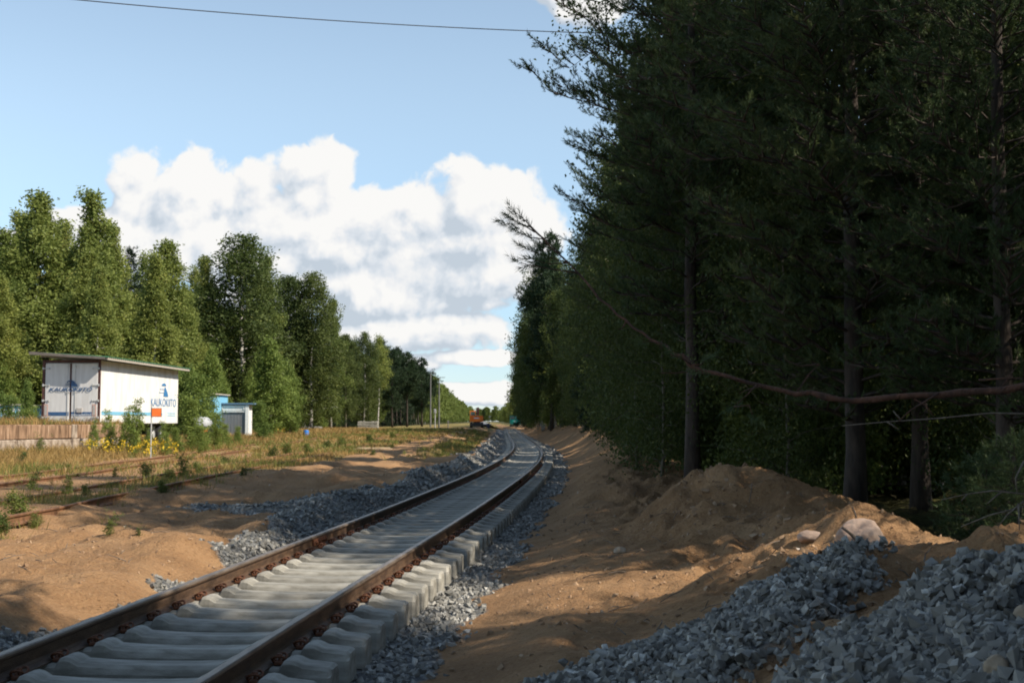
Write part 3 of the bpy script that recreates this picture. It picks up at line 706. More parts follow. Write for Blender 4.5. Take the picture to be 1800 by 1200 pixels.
def needle_shoots(P, A, r, n=34, length=.06, width=.007, axis_len=.16, spread=.85):
    """shoots at P along unit axes A, each a bottle brush of thin needles"""
    m_ = len(P); t = r.uniform(0, 1, (m_, n)); ph = r.uniform(0, 2 * np.pi, (m_, n))
    ref = np.where(np.abs(A[:, 2:3]) < .9, np.array([[0, 0, 1.0]]), np.array([[1.0, 0, 0]]))
    U = unit(np.cross(A, ref)); Vv = np.cross(A, U)
    rad = U[:, None] * np.cos(ph)[..., None] + Vv[:, None] * np.sin(ph)[..., None]
    sp = spread * (1.05 - .65 * t[..., None])
    D = unit(A[:, None] * (1 - sp * .45) + rad * sp)
    B = P[:, None] + A[:, None] * (t * axis_len)[..., None]
    T = B + D * (length * (.75 + .5 * r.uniform(0, 1, (m_, n))))[..., None]
    Wd = unit(np.cross(D, r.normal(size=(m_, n, 3)))) * width * .5
    V = np.stack([B - Wd, B + Wd, T], 2).reshape(-1, 3)
    tone = np.repeat(np.clip(r.normal(.42, .2, m_), 0, 1), n)
    return V, np.arange(len(V)).reshape(-1, 3), tone
def skeleton(kind, H, r, crown0=.2, Rmax=3.0, bend=.3, nl=46, lean=(0, 0)):
    """trunk line, limbs (list of point arrays with start radius)"""
    n = 12; t = np.linspace(0, 1, n)
    bx = np.cumsum(r.normal(0, bend / n, n)); by = np.cumsum(r.normal(0, bend / n, n))
    T = np.stack([bx + lean[0] * t ** 1.5, by + lean[1] * t ** 1.5, t * H], -1); T[0, :2] = 0
    limbs = []
    for i in range(nl):
        f = crown0 + (1 - crown0) * (i + r.uniform(0, .9)) / nl
        f = min(f, .985); q = (f - crown0) / (1 - crown0)
        base = np.array([np.interp(f, t, T[:, k]) for k in range(3)])
        az = i * 2.399 + r.normal(0, .45)
        if kind == 'birch': prof = (.50 + 1.3 * q) if q < .35 else (.96 * (1 - (q - .35) / .65) ** .62 + .05); up = .55 + .75 * q; droop = .55
        elif kind == 'broad': prof = (.70 + .9 * q) if q < .33 else (1.0 * (1 - ((q - .33) / .67) ** 1.9) ** .6 + .05); up = .45 + .6 * q; droop = .15
        elif kind == 'pine': prof = (.60 + 1.0 * q) if q < .4 else (1.0 * (1 - ((q - .4) / .6) ** 1.7) ** .6 + .05); up = .10 + .45 * q; droop = -.12
        elif kind == 'spruce': prof = (1 - q) ** .85 + .03; up = -.22 + .45 * q; droop = .10
        elif kind == 'bush': prof = .75 * (1 - q * .6); up = .9; droop = .2
        Ln = Rmax * prof * r.uniform(.62, 1.12)
        k = 7; s = np.linspace(0, 1, k)
        d = np.array([math.cos(az), math.sin(az), 0])
        pts = base + d[None] * (Ln * s)[:, None] * np.cos(up * .8) + np.array([0, 0, 1.0])[None] * (Ln * (math.sin(up * .8) * s - droop * s ** 2))[:, None]
        pts[1:] += r.normal(0, .035 * Ln, (k - 1, 3))
        limbs.append((pts, f, Ln))
    return T, limbs
def wood_mesh(name, T, limbs, r0, mat, limb_n=5, lk=.28, trunk_n=9):
    b_ = MB(); n = len(T); rad = [r0 * ((1 - .90 * i / (n - 1)) ** .9) * (1.35 if i == 0 else 1) for i in range(n)]
    b_.tube([tuple(p) for p in T], rad, trunk_n)
    for pts, f, Ln in limbs:
        q = max(.008, r0 * (1 - f * .9) * lk); b_.tube([tuple(p) for p in pts], [q * (1 - .8 * j / (len(pts) - 1)) for j in range(len(pts))], limb_n, cap=False)
    V = np.array([tuple(v) for v in b_.v]); f4 = [f for f in b_.f if len(f) == 4]; fo = [f for f in b_.f if len(f) > 4]
    return mesh_np(name, V, [f4, fo] if fo else [f4], mat, smooth=True, link=False)
def limb_points(limbs, r, per, lo=.3, spread=.22):
    P = []; Dd = []
    for pts, f, Ln in limbs:
        m_ = max(2, int(per * Ln)); s = lo + (1 - lo) * r.uniform(0, 1, m_) ** .8
        p = np.stack([np.interp(s, np.linspace(0, 1, len(pts)), pts[:, k]) for k in range(3)], -1)
        P.append(p + np.clip(r.normal(0, 1, (m_, 3)), -1.5, 1.5) * spread * np.minimum(Ln, 3)); Dd.append(np.repeat(unit(pts[-1] - pts[0])[None], m_, 0))
    return np.concatenate(P), np.concatenate(Dd)
PROTO = {}
def proto(key, kind, H, Rmax, seed, crown0, leaf, n_leaf, size, bark, r0, nl=46, per=7, cl=.30, droop=0.0, lean=(0, 0), spread=.16, aspect=.6, lk=.28, bend=.5):
    r = rng(seed); T, limbs = skeleton(kind, H, r, crown0, Rmax, bend, nl, lean)
    w = wood_mesh('trunk', T, limbs, r0, bark, lk=lk)
    P, D = limb_points(limbs, r, per, .28, spread)
    top = T[-1] + r.normal(0, .25, (6, 3)); P = np.concatenate([P, top]); D = np.concatenate([D, np.tile([[0, 0, 1.0]], (6, 1))])
    k = int(n_leaf / len(P)) + 1; base_t = np.clip(r.normal(.45, .2, len(P)), .05, .95)
    C = np.repeat(P, k, 0) + np.clip(r.normal(0, 1, (len(P) * k, 3)), -1.7, 1.7) * np.array([cl, cl, cl * .85])
    if droop: C[:, 2] -= droop * r.uniform(0, 1, len(C)) ** 2
    if leaf in ('needle_far', 'spruce'):
        m_ = len(C); A = unit(np.repeat(D, k, 0) * .6 + r.normal(0, .55, (m_, 3)) + np.array([0, 0, .35 if leaf == 'needle_far' else -.1]))
        V, Fq, tone = needle_shoots(C, A, r, 7, size, size * .20, size * .7, .8)
        me = mesh_np('crown', V, Fq, M[leaf], tone=tone, link=False)
    else:
        V, Fq, tone = leaf_cloud(C, size, r, aspect, tone=np.repeat(base_t, k)); me = mesh_np('crown', V, Fq, M[leaf], tone=tone, link=False)
    PROTO[key] = (w, me, H); return key
def proto_pine_near(key, H, Rmax, seed, r0, crown0=.2, nl=70, lean=(0, 0), dens=1.0):
    r = rng(seed); T, limbs = skeleton('pine', H, r, crown0, Rmax, .5, nl, lean)
    P = []; A = []; twigs = []
    for pts, f, Ln in limbs:
        nsub = max(4, int(Ln * 6.5 * dens)); 
        for j in range(nsub):
            s = .10 + .90 * (j + r.uniform(0, 1)) / nsub
            p = np.array([np.interp(s, np.linspace(0, 1, len(pts)), pts[:, k]) for k in range(3)])
            d = unit(pts[-1] - pts[0]); side = np.cross(d, [0, 0, 1]) * (1 if j % 2 else -1)
            sl_ = (.25 + .55 * (1 - s)) * min(1.3, Ln * .5) * r.uniform(.6, 1.2)
            dd = unit(d * .75 + side * r.uniform(.35, .95) + np.array([0, 0, r.uniform(-.05, .45)]))
            q = p + dd * sl_; twigs.append((np.stack([p, p + dd * sl_ * .5 + [0, 0, -.02], q]), f, sl_))
            m_ = max(3, int(sl_ / .065))
            for v in range(m_):
                w = (v + 1) / m_; P.append(p + (q - p) * w + r.normal(0, .03, 3)); A.append(unit(dd + r.normal(0, .45, 3) + np.array([0, 0, .25])))
        P.append(pts[-1]); A.append(unit(pts[-1] - pts[-2] + np.array([0, 0, .1])))
    w = wood_mesh('trunk', T, limbs + twigs, r0, M['bark_pine'], limb_n=4, lk=.20)
    V, Fq, tone = needle_shoots(np.array(P), np.array(A), r, 26, .08, .013, .17, .9)
    PROTO[key] = (w, mesh_np('crown', V, Fq, M['needle'], tone=tone, link=False), H); return key

bb, bg_, bp_ = M['bark_birch'], M['bark_grey'], M['bark_pine']
proto('birch1', 'birch', 18, 3.3, 11, .08, 'leaf_birch', 34000, .215, bb, .15, 54, 7, .26, .7)
proto('birch2', 'birch', 18, 2.8, 12, .07, 'leaf_birch', 30000, .21, bb, .14, 58, 7, .24, .8, spread=.13)
proto('birch3', 'birch', 19, 3.7, 13, .12, 'leaf_birch', 32000, .215, bb, .17, 48, 6, .28, .9)
proto('birch_open', 'birch', 19, 2.8, 14, .45, 'leaf_birch', 6500, .25, bb, .14, 36, 6, .26, .8)
proto('broad1', 'broad', 18, 4.2, 15, .10, 'leaf_dark', 32000, .22, bg_, .2, 60, 6, .30, .6)
proto('broad2', 'broad', 18, 4.0, 16, .08, 'leaf_dark', 32000, .21, bb, .18, 60, 7, .28, 1.0)
proto('pine1', 'pine', 18, 2.6, 17, .38, 'needle_far', 5200, .30, bp_, .17, 44, 6, .22)
proto('pine2', 'pine', 18, 2.9, 18, .22, 'needle_far', 6000, .30, bp_, .18, 50, 6, .22)
proto('spruce1', 'spruce', 18, 3.0, 19, .04, 'spruce', 6500, .26, bg_, .17, 90, 6, .13, spread=.09)
proto('young', 'birch', 7, 1.9, 20, .04, 'leaf_young', 12000, .15, bb, .05, 44, 14, .17, .25)
proto('sapling', 'birch', 3, .75, 21, .03, 'leaf_young', 2600, .10, bb, .018, 24, 18, .10, .1)
proto('shrub1', 'bush', 2.6, 1.8, 22, .02, 'leaf_shrub', 5200, .11, bg_, .03, 26, 16, .16)
proto('shrub2', 'bush', 3.6, 2.0, 23, .03, 'leaf_shrub', 7000, .11, bg_, .035, 34, 14, .18)
proto('weed', 'bush', .75, .55, 24, .02, 'leaf_weed', 1500, .055, bg_, .008, 22, 30, .06)
proto('weed2', 'bush', 1.0, .42, 25, .02, 'leaf_weed', 900, .06, bg_, .008, 16, 26, .06)
proto('willow', 'bush', 3.0, 1.4, 26, .03, 'leaf_young', 4200, .11, bg_, .02, 30, 14, .14)
# finer trees for the forest edge beside the track
proto_pine_near('pineA', 14, 3.3, 31, .16, .20, 110)
proto_pine_near('pineB', 14, 3.6, 32, .17, .12, 120)
proto_pine_near('pineC', 13, 3.0, 33, .15, .2, 100)
proto_pine_near('pineS', 1.5, .75, 37, .022, .06, 22, dens=1.9)
proto('leafA', 'birch', 14, 2.8, 34, .07, 'leaf_shrub', 48000, .085, bb, .10, 64, 11, .24, .35)
proto('leafB', 'broad', 13, 3.0, 35, .06, 'leaf_dark', 56000, .085, bg_, .11, 66, 11, .25, .2)
proto('leafS', 'broad', 7, 2.6, 36, .04, 'leaf_mid', 26000, .08, bg_, .05, 50, 12, .20, .1)

COUNT = {}
def plant(key, x, y, H, label, cat, name, group=None, rz=None, wide=1.0, parts=True, lean=(0, 0)):
    w, c, h0 = PROTO[key]; s = H / h0
    rr = random.Random(int(x * 731 + y * 377))
    o = empty(name, (x, y, gz(x, y) - .06), rr.uniform(0, 6.283) if rz is None else rz, label, cat, group)
    o.scale = (s * wide, s * wide, s)
    if lean != (0, 0): o.rotation_euler = (lean[0], lean[1], o.rotation_euler[2])
    link_mesh('trunk' if name.endswith('tree') else 'stems', w, o); link_mesh('crown' if name.endswith('tree') else 'leaves', c, o)
    return o
def by_top(px, top, d, base_z=None):
    x = (px - CX) / F * d; z = CAMZ + (HOR - top) / F * d
    return x, d, z - gz(x, d)
KIND = {'birch1': ('birch_tree', 'birch'), 'birch2': ('birch_tree', 'birch'), 'birch3': ('birch_tree', 'birch'), 'birch_open': ('birch_tree', 'birch'), 'broad1': ('broadleaf_tree', 'tree'), 'broad2': ('birch_tree', 'birch'),
        'pine1': ('pine_tree', 'pine'), 'pine2': ('pine_tree', 'pine'), 'spruce1': ('spruce_tree', 'spruce'), 'young': ('birch_tree', 'birch'), 'leafA': ('birch_tree', 'birch'), 'leafB': ('alder_tree', 'tree'),
        'leafS': ('rowan_tree', 'tree'), 'pineA': ('pine_tree', 'pine'), 'pineB': ('pine_tree', 'pine'), 'pineC': ('pine_tree', 'pine')}
GL = 'trees of the left forest edge'
front_left = [
 (4, 405, 96, 'birch1', 1.0, 'green birch cut by the left edge of the photo above the blue and white box'),
 (34, 372, 103, 'birch2', .9, 'slim birch between the photo edge and the twin-topped tall birch'),
 (66, 338, 98, 'birch1', 1.05, 'tall olive-green birch with twin tops, behind the left end of the truck body'),
 (112, 388, 106, 'birch3', .9, 'lower dark-topped birch between the two tallest left birches'),
 (160, 336, 100, 'birch2', 1.05, 'tallest pale narrow birch, behind the doors of the truck body'),
 (192, 392, 104, 'birch1', .8, 'birch leaning out right of the tallest pale birch'),
 (226, 440, 112, 'spruce1', .9, 'dark conifer between the tallest birch and the yellow-green birch'),
 (252, 446, 122, 'birch_open', .8, 'thin-crowned birch just left of the yellow-green birch'),
 (292, 424, 108, 'birch1', 1.05, 'yellow-green pointed birch with a white stem, above the right end of the truck body'),
 (338, 470, 128, 'birch_open', .8, 'small open birch showing behind the yellow-green birch'),
 (362, 452, 124, 'birch3', .8, 'birch on the left shoulder of the wide dark birch'),
 (424, 416, 124, 'broad2', 1.15, 'wide dark green birch with a white stem, above the small shed'),
 (462, 452, 130, 'birch3', .8, 'birch on the right shoulder of the wide dark birch'),
 (504, 488, 150, 'broad1', .8, 'dark tree between the wide dark birch and the drooping one'),
 (548, 482, 150, 'broad2', .95, 'dark drooping birch that ends the taller trees, above the low sleeper stack'),
 (582, 528, 165, 'birch3', .8, 'drooping birch at the right flank of the dark drooping one'),
 (608, 590, 196, 'broad1', .7, 'low round dark tree right of the drooping birches'),
 (640, 586, 206, 'broad2', .8, 'dark tree with loose top above the higher sleeper stack'),
 (664, 590, 218, 'birch_open', 1.0, 'open feathery birch rising over the higher sleeper stack'),
 (690, 618, 236, 'pine2', .95, 'dark pine just right of the open feathery birch'),
 (716, 622, 255, 'pine1', 1.1, 'dark round-headed pine left of the two grey poles'),
 (742, 632, 275, 'pine2', 1.05, 'dark pine right behind the two grey poles')]
for px, top, d, key, wd, lab in front_left:
    x, y, H = by_top(px, top, d); plant(key, x, y, H, lab, KIND[key][1], KIND[key][0], GL, wide=wd * 1.28)
# the rest of the left forest: rows behind the edge, each kind with what sets it apart
r = rng(77)
def left_fill(d, x, key, H, wd, where):
    nm, ct = KIND[key]
    plant(key, x, d, H, {'birch': 'green birch', 'tree': 'dark leafy tree', 'pine': 'dark pine', 'spruce': 'dark spruce'}[ct] + where, ct, nm, ct + ' trees filling the left forest', wide=wd)
for d in np.arange(84, 150, 6.5):
    for row in range(3):
        x = -(.21 + .04 * row) * d - 11 + r.uniform(-2, 2) - 5 * row + (d - 84) * .16
        key = ['birch1', 'birch2', 'birch3', 'birch2', 'birch1', 'broad1' if row else 'birch3'][r.integers(0, 6)]
        if x / d * F + CX > -80: left_fill(d + r.uniform(-2, 2), x, key, r.uniform(10, 14.5), 1.3, ' deep among the tall birches behind the truck body and shed')
for d in np.arange(146, 262, 7.5):
    for row in range(2):
        x = -29.5 - 6 * row + r.uniform(-1.5, 1.5); key = ['broad1', 'broad2', 'pine2', 'spruce1', 'birch3'][r.integers(0, 5)]
        left_fill(d, x, key, r.uniform(12, 16), 1.3, ' in the shaded forest wall behind the sleeper stacks')
for d in np.geomspace(262, 470, 20):
    for row in range(2):
        x = -29 - (d - 262) * .012 - 7 * row + r.uniform(-1.2, 1.2); key = ['pine1', 'pine2', 'spruce1', 'broad1', 'birch1'][r.integers(0, 5)]
        left_fill(d, x, key, r.uniform(16, 19.5), 1.15, ' in the far left forest wall behind the grey poles')
for px, top, d, key, wd, lab in [(474, 596, 99, 'young', 1.2, 'bright young birch standing just right of the small shed'), (512, 640, 104, 'young', 1.0, 'smaller bright birch on the right of the bright young birch'),
        (436, 650, 112, 'young', .8, 'young birch rising right behind the small shed roof'), (336, 640, 92, 'young', .9, 'bushy green birch between the truck body and the small shed'), (368, 610, 98, 'young', 1.05, 'yellowish young birch above the blue and white container'),
        (388, 652, 108, 'young', .9, 'young birch above the left corner of the small shed'), (14, 640, 88, 'young', 1.1, 'young birch above the blue and white box at the left edge'), (48, 668, 74, 'young', .8, 'green bush-like birch between the box and the truck body')]:
    x, y, H = by_top(px, top, d); plant(key, x, y, H, lab, 'birch', 'birch_tree', 'young birches by the yard', wide=wd)

# ---- right forest edge
GR = 'trees of the right forest edge'
near_right = [  # x, y, H, key, width, label
 (3.45, 24.0, 14.5, 'pineA', .88, 'tall pine with the clear grey trunk, behind the left slope of the dirt heap'),
 (5.30, 19.5, 14.5, 'pineB', .95, 'thick dark pine trunk rising right behind the boulder'),
 (6.75, 20.8, 13.5, 'pineC', .95, 'slimmer reddish pine right of the thick dark trunk'),
 (6.05, 28.5, 12.5, 'leafA', .95, 'slender birch with pale bark right behind the peak of the dirt heap'),
 (4.35, 31.0, 12.5, 'leafB', .95, 'dark leafy alder filling the bank side of the clear grey trunk'),
 (4.6, 40.0, 13.5, 'pineB', .95, 'bushy pine leaning out over the dirt bank past the leafy alder'),
 (4.9, 48.0, 13.0, 'broad2', .95, 'drooping birch at the bank, behind the tip of the bare branch'),
 (8.9, 22.5, 13.0, 'pineA', 1.0, 'pine standing deeper at the right edge of the photo'),
 (4.6, 28.6, 15.5, 'leafB', .9, 'dense dark alder whose top fills the gap behind the clear grey trunk'),
 (5.6, 33.5, 15.0, 'leafA', 1.0, 'dense birch crown above the pale-barked slender birch'),
 (6.4, 24.6, 14.5, 'leafB', .85, 'dark alder crown between the thick trunk and the clear grey trunk'),
 (8.6, 25.4, 15.0, 'leafA', .9, 'leafy birch crown deep at the right, above the slimmer reddish pine'),
 (4.95, 22.3, 6.5, 'leafS', .8, 'low rowan with light leaves between the two big pine trunks'),
 (7.3, 18.6, 5.6, 'leafS', .8, 'low rowan at the right edge above the dead twigs'),
 (6.5, 16.4, 12.5, 'pineB', .85, 'pine with low hanging boughs at the right edge of the photo'),
 (4.5, 27.5, 9.0, 'leafB', .85, 'dark leafy alder filling the gap right of the clear grey trunk'),
 (5.9, 23.8, 8.0, 'leafA', .8, 'low thin birch between the thick trunk and the pale birch'),
 (7.9, 19.0, 8.5, 'leafB', .85, 'dark alder right of the slimmer reddish pine')]
for x, y, H, key, wd, lab in near_right: plant(key, x, y, H, lab, KIND[key][1], KIND[key][0], GR, wide=wd)
r = rng(99)
def right_fill(x, y, key, H, wd, where):
    nm, ct = KIND[key]
    plant(key, x, y, H, {'birch': 'birch', 'tree': 'dark leafy tree', 'pine': 'dark pine', 'spruce': 'dark spruce'}[ct] + where, ct, nm, ct + ' trees of the right forest', wide=wd)
for (x, y) in [(8.2, 27), (10.5, 25), (12.6, 29), (7.4, 34), (10, 33), (13.5, 36), (16, 33), (6.6, 37.5), (9.2, 41), (12.2, 44), (16, 43), (19.5, 41), (7.2, 47), (10.5, 52), (14.5, 54), (19, 52), (23, 55), (11.5, 20.5), (14, 24), (17.5, 27), (21, 35), (25, 45)]:
    key = ['pineA', 'pineB', 'pineC', 'leafA', 'leafB'][r.integers(0, 5)]
    right_fill(x + r.uniform(-.6, .6), y + r.uniform(-.8, .8), key, r.uniform(11.5, 14.5) if x < 8.5 or y > 40 else r.uniform(8.5, 10.8), 1.1, ' in the dark depth of the right forest')
for d in np.arange(54, 130, 5.2):
    key = ['pine2', 'leafB', 'pine2', 'broad2', 'broad1', 'spruce1'][r.integers(0, 6)]
    right_fill(float(xc(d)) + 4.9 + r.uniform(-.5, .8), d, key, r.uniform(11.5, 14.5), .95, ' along the dirt bank right of the new track')
    right_fill(float(xc(d)) + 9.5 + r.uniform(-1, 1), d + 2, ['broad1', 'pine2', 'spruce1', 'birch3'][r.integers(0, 4)], r.uniform(12.5, 15), 1.1, ' in the second row behind the dirt bank')
for d in np.geomspace(130, 335, 24):
    key = ['birch2', 'birch3', 'broad2', 'broad1', 'pine2', 'spruce1'][r.integers(0, 6)]
    right_fill(4.3 - (d - 130) * .009 + max(0, d - 230) * .028 + r.uniform(-.4, .5), d, key, r.uniform(17, 20), .95, ' in the far dark wall above the teal excavator')
    right_fill(9.5 - (d - 130) * .009 + r.uniform(-1, 1), d + 3, ['broad1', 'pine2', 'spruce1'][r.integers(0, 3)], r.uniform(16, 20), 1.15, ' in the far dark wall behind the first row')
# unseen trees: right-hand ones shade the track, those behind are added to block skylight
for x, y, H, key in [(6.6, 3.2, 12.5, 'pineB'), (8.4, 1.2, 13, 'pineA'), (6.4, -1.0, 14, 'pineC'), (9.6, 4.6, 13, 'pineB'), (9.2, -4, 14, 'leafA'), (8.2, 12.9, 10.5, 'pineC'), (8.7, 17.4, 9.5, 'pineC'), (12, 13.4, 10, 'leafB'), (10.8, 2.5, 15, 'pineB'), (11.3, 12.6, 10, 'leafA'), (7.6, 8.2, 5.0, 'leafS'), (13.5, 4.5, 14, 'pineA'), (6.9, -6, 14, 'pineA'), (1.5, -13, 14, 'leafB'), (-3.0, -17, 15, 'pineB'), (5.0, -12, 14, 'pineA'), (-8.0, -14, 14, 'leafB'), (-11.5, -9, 13, 'leafA'), (3.0, -20, 15, 'leafA'), (-13.5, -2, 13, 'leafB')]:
    right_fill(x, y, key, H, 1.0, ' out of view beside or behind the viewpoint, placed to shade the near ground')

# ---- undergrowth of the right forest
sh = [(5.2, 25.5, 'shrub2'), (4.6, 27.5, 'shrub1'), (6.8, 24.5, 'shrub1'), (8.0, 24, 'shrub2'), (7.6, 29.5, 'shrub2'), (9.6, 28, 'shrub1'), (9.8, 23, 'shrub1'), (11.5, 27, 'shrub2'), (13, 31, 'shrub2'), (5.4, 33, 'shrub2'),
      (4.4, 35.5, 'shrub2'), (5.0, 43, 'shrub2'), (4.9, 52, 'shrub2'), (5.2, 60, 'shrub2'), (8.2, 18.2, 'shrub1'), (10.8, 30.5, 'shrub2'), (6.0, 22.8, 'shrub1'), (8.6, 33, 'shrub2'), (11.8, 24, 'shrub1'), (15, 29, 'shrub2'), (12.4, 35, 'shrub2'), (16.5, 36, 'shrub2')]
for i, (x, y, k) in enumerate(sh):
    plant(k, x, y, PROTO[k][2] * random.Random(i).uniform(.7, 1.15), 'low leafy shrub in the dark undergrowth of the right forest', 'shrub', 'leafy_shrub', 'undergrowth shrubs of the right forest')
for x, y, H, lab in [(3.15, 26.5, 6.0, 'low leafy rowan spreading over the dirt left of the clear grey trunk'), (3.3, 33, 6.5, 'leafy rowan hanging over the bank behind the first rowan'), (4.4, 45, 7, 'far leafy rowan at the bank below the drooping birch'), (7.4, 26, 6.5, 'dim rowan in the wood between pale birch and thick trunk'), (9.6, 30, 7, 'dim rowan deep in the wood at the right')]:
    plant('leafS', x, y, H, lab, 'tree', 'rowan_tree', 'rowans of the forest edge', wide=.85)

# ---- far-off wood, too dense and distant to tell trees apart
def far_wood(name, pts, lab, seed):
    r = rng(seed); Vs = []; Fs = []; Ts = []; off = 0
    for (x, y, H, k) in pts:
        w, c, h0 = PROTO[k]; n = len(c.vertices); co = np.empty(n * 3, np.float32); c.vertices.foreach_get('co', co); co = co.reshape(-1, 3) * (H / h0)
        a = r.uniform(0, 6.28); ca, sa = math.cos(a), math.sin(a); kk = 1.25
        co = np.stack([x + (co[:, 0] * ca - co[:, 1] * sa) * kk, y + (co[:, 0] * sa + co[:, 1] * ca) * kk, co[:, 2] + .2], -1)
        nf = len(c.polygons); kv = n // nf
        keep = r.uniform(0, 1, nf) < .22; ids = np.where(keep)[0]
        co = co.reshape(nf, kv, 3)[ids]; cen = co.mean(1, keepdims=True); co = cen + (co - cen) * 2.6
        if kv == 3: continue
        Vs.append(co.reshape(-1, 3)); Fs.append(np.arange(len(ids) * kv).reshape(-1, kv) + off); off += len(ids) * kv
        Ts.append(np.clip(r.normal(.45, .2, len(ids)) , 0, 1))
    return tag(mesh_np(name, np.concatenate(Vs), np.concatenate(Fs), M['leaf_birch'], tone=np.concatenate(Ts)), lab, 'forest', kind='stuff')
pts = []
for d in np.geomspace(480, 1700, 34): pts += [(-33 - (d - 480) * .020 + r.uniform(-1, 1) + 0, d, r.uniform(17, 20), 'birch1' if r.uniform() < .5 else 'broad1'), (-42 - (d - 480) * .02, d, 20, 'broad2')]
for i in range(44): pts.append((-120 + i * 3.6 + r.uniform(-2, 2), 1850 + r.uniform(-60, 60), r.uniform(17, 24), 'broad1'))
far_wood('far_forest', pts, 'far green forest closing the left side of the clearing', 5)
pts = []
for d in np.geomspace(345, 1500, 32): pts += [(4.6 - (d - 335) * .0155 + r.uniform(-1, 1), d, r.uniform(15, 17) * (1 - .25 * (d > 420)), 'birch1' if r.uniform() < .4 else 'broad1'), (12 - (d - 335) * .0135, d, 18, 'broad2')]
far_wood('far_forest', pts, 'far green forest closing the right side of the clearing', 6)

# ---- the bare branch that reaches across the picture, growing from the pine beside the photographer
root = plant('pineC', 5.05, 5.6, 13.8, 'pine at the right with one long bare reddish branch reaching across the wood', 'pine', 'pine_tree', GR)
path = [(1990, 655, 5.75), (1800, 684, 6.2), (1650, 691, 6.5), (1500, 704, 6.8), (1400, 690, 7.0), (1300, 669, 7.2), (1215, 640, 7.4), (1160, 606, 7.55), (1100, 566, 7.75), (1040, 510, 7.95), (1000, 462, 8.1), (955, 420, 8.25), (925, 398, 8.35), (897, 386, 8.45)]
pp = [at(*q) for q in path]
start = Vector((5.05, 5.6, 2.25))
pts = [start] + pp; rad = [.036, .030, .025, .022, .0195, .017, .0155, .0145, .0125, .010, .0085, .0075, .006, .005, .003]
rb = random.Random(9); P2 = []; R2 = []
for i in range(len(pts) - 1):
    for k in range(4):
        w = k / 4; p = pts[i].lerp(pts[i + 1], w); a_ = .010 if i > 1 else .004
        P2.append(p + Vector((rb.gauss(0, a_ * .5), rb.gauss(0, a_), rb.gauss(0, a_)))); R2.append((rad[i] * (1 - w) + rad[i + 1] * w) * rb.choice([.72, .78, .82, .85, .9, 1.15]))
P2.append(pts[-1]); R2.append(rad[-1]); br = MB(); br.tube(P2, R2, 8)
r = rng(123); P = []; A = []
def twig(a, b, r0, needles=0):
    a = Vector(a); b = Vector(b); mid = (a + b) / 2 + Vector(r.normal(0, .02, 3)); br.tube([a, mid, b], [r0, r0 * .7, r0 * .35], 5)
    for k in range(needles):
        w = 1 - k / max(needles, 1) * .75; P.append(np.array(a.lerp(b, w))); A.append(unit(np.array(b - a) + r.normal(0, .2 * (b - a).length, 3)))
tip = [((955, 420, 8.25), (905, 372, 8.3), 7), ((940, 408, 8.3), (888, 394, 8.4), 6), ((955, 420, 8.25), (915, 410, 8.2), 4), ((1000, 462, 8.1), (922, 436, 8.1), 7), ((1000, 462, 8.1), (935, 455, 8.0), 5), ((1015, 480, 8.0), (912, 462, 8.0), 7), ((985, 446, 8.15), (945, 428, 8.3), 4),
       ((925, 398, 8.35), (893, 380, 8.45), 4), ((1300, 669, 7.2), (1225, 655, 7.1), 2), ((1330, 676, 7.1), (1290, 715, 7.0), 3), ((1290, 715, 7.0), (1325, 735, 6.9), 2), ((1215, 640, 7.4), (1180, 622, 7.3), 3), ((1215, 640, 7.4), (1240, 632, 7.4), 3), ((1160, 606, 7.55), (1130, 600, 7.5), 2)]
for a, b_, k in tip: twig(at(*a), at(*b_), .005, k)
for a, b_ in [((1240, 650, 7.35), (1160, 655, 7.3)), ((1400, 690, 7.0), (1440, 640, 7.1)), ((1440, 640, 7.1), (1380, 632, 7.1)), ((1340, 678, 7.1), (1300, 690, 7.05)), ((1650, 691, 6.5), (1580, 740, 6.4)), ((1600, 697, 6.6), (1640, 730, 6.5)), ((1750, 688, 6.3), (1790, 640, 6.3)), ((1100, 566, 7.7), (1085, 578, 7.7)), ((1720, 668, 6.35), (1790, 664, 6.2))]: twig(at(*a), at(*b_), .0055, 0)
inv = root.matrix_basis.inverted()
def to_local(o_): 
    o_.matrix_parent_inverse = inv; return o_
bo = to_local(br.build('bare_branch', M['bark_branch'], root, smooth=True))
V, Fq, tone = needle_shoots(np.array(P), np.array(A), r, 26, .052, .0042, .08, .85)
nb = mesh_np('needles', V, Fq, M['needle'], bo, tone=tone)
# dead twigs and a low pine bough at the right edge
for lab, pts_, nm in [('grey dead twigs with a crooked fork at the right edge above the gravel', [[(1800, 868, 9.0), (1745, 862, 9.0), (1700, 868, 9.1), (1655, 878, 9.2)], [(1800, 880, 9.0), (1770, 905, 9.0), (1755, 925, 9.0)], [(1790, 885, 9.0), (1792, 930, 8.9)], [(1760, 864, 9.0), (1735, 885, 9.0)], [(1800, 810, 9.1), (1785, 840, 9.0), (1788, 870, 9.0)], [(1700, 868, 9.1), (1690, 880, 9.1)], [(1800, 890, 9), (1740, 905, 9.1), (1690, 925, 9.3)]], 'dead_branch'),
                      ('long thin bare branch running level under the reddish one at the right', [[(1800, 727, 8.0), (1740, 726, 8.1), (1650, 735, 8.2), (1560, 741, 8.3), (1480, 748, 8.5)], [(1585, 740, 8.3), (1570, 722, 8.3)], [(1560, 741, 8.3), (1580, 755, 8.3)]], 'dead_branch')]:
    q = MB()
    for ln in pts_: q.tube([at(*v) for v in ln], [.0075 * (1 - .6 * i / (len(ln) - 1)) for i in range(len(ln))], 6)
    tag(q.build(nm, M['twig'], smooth=True), lab, 'branch')
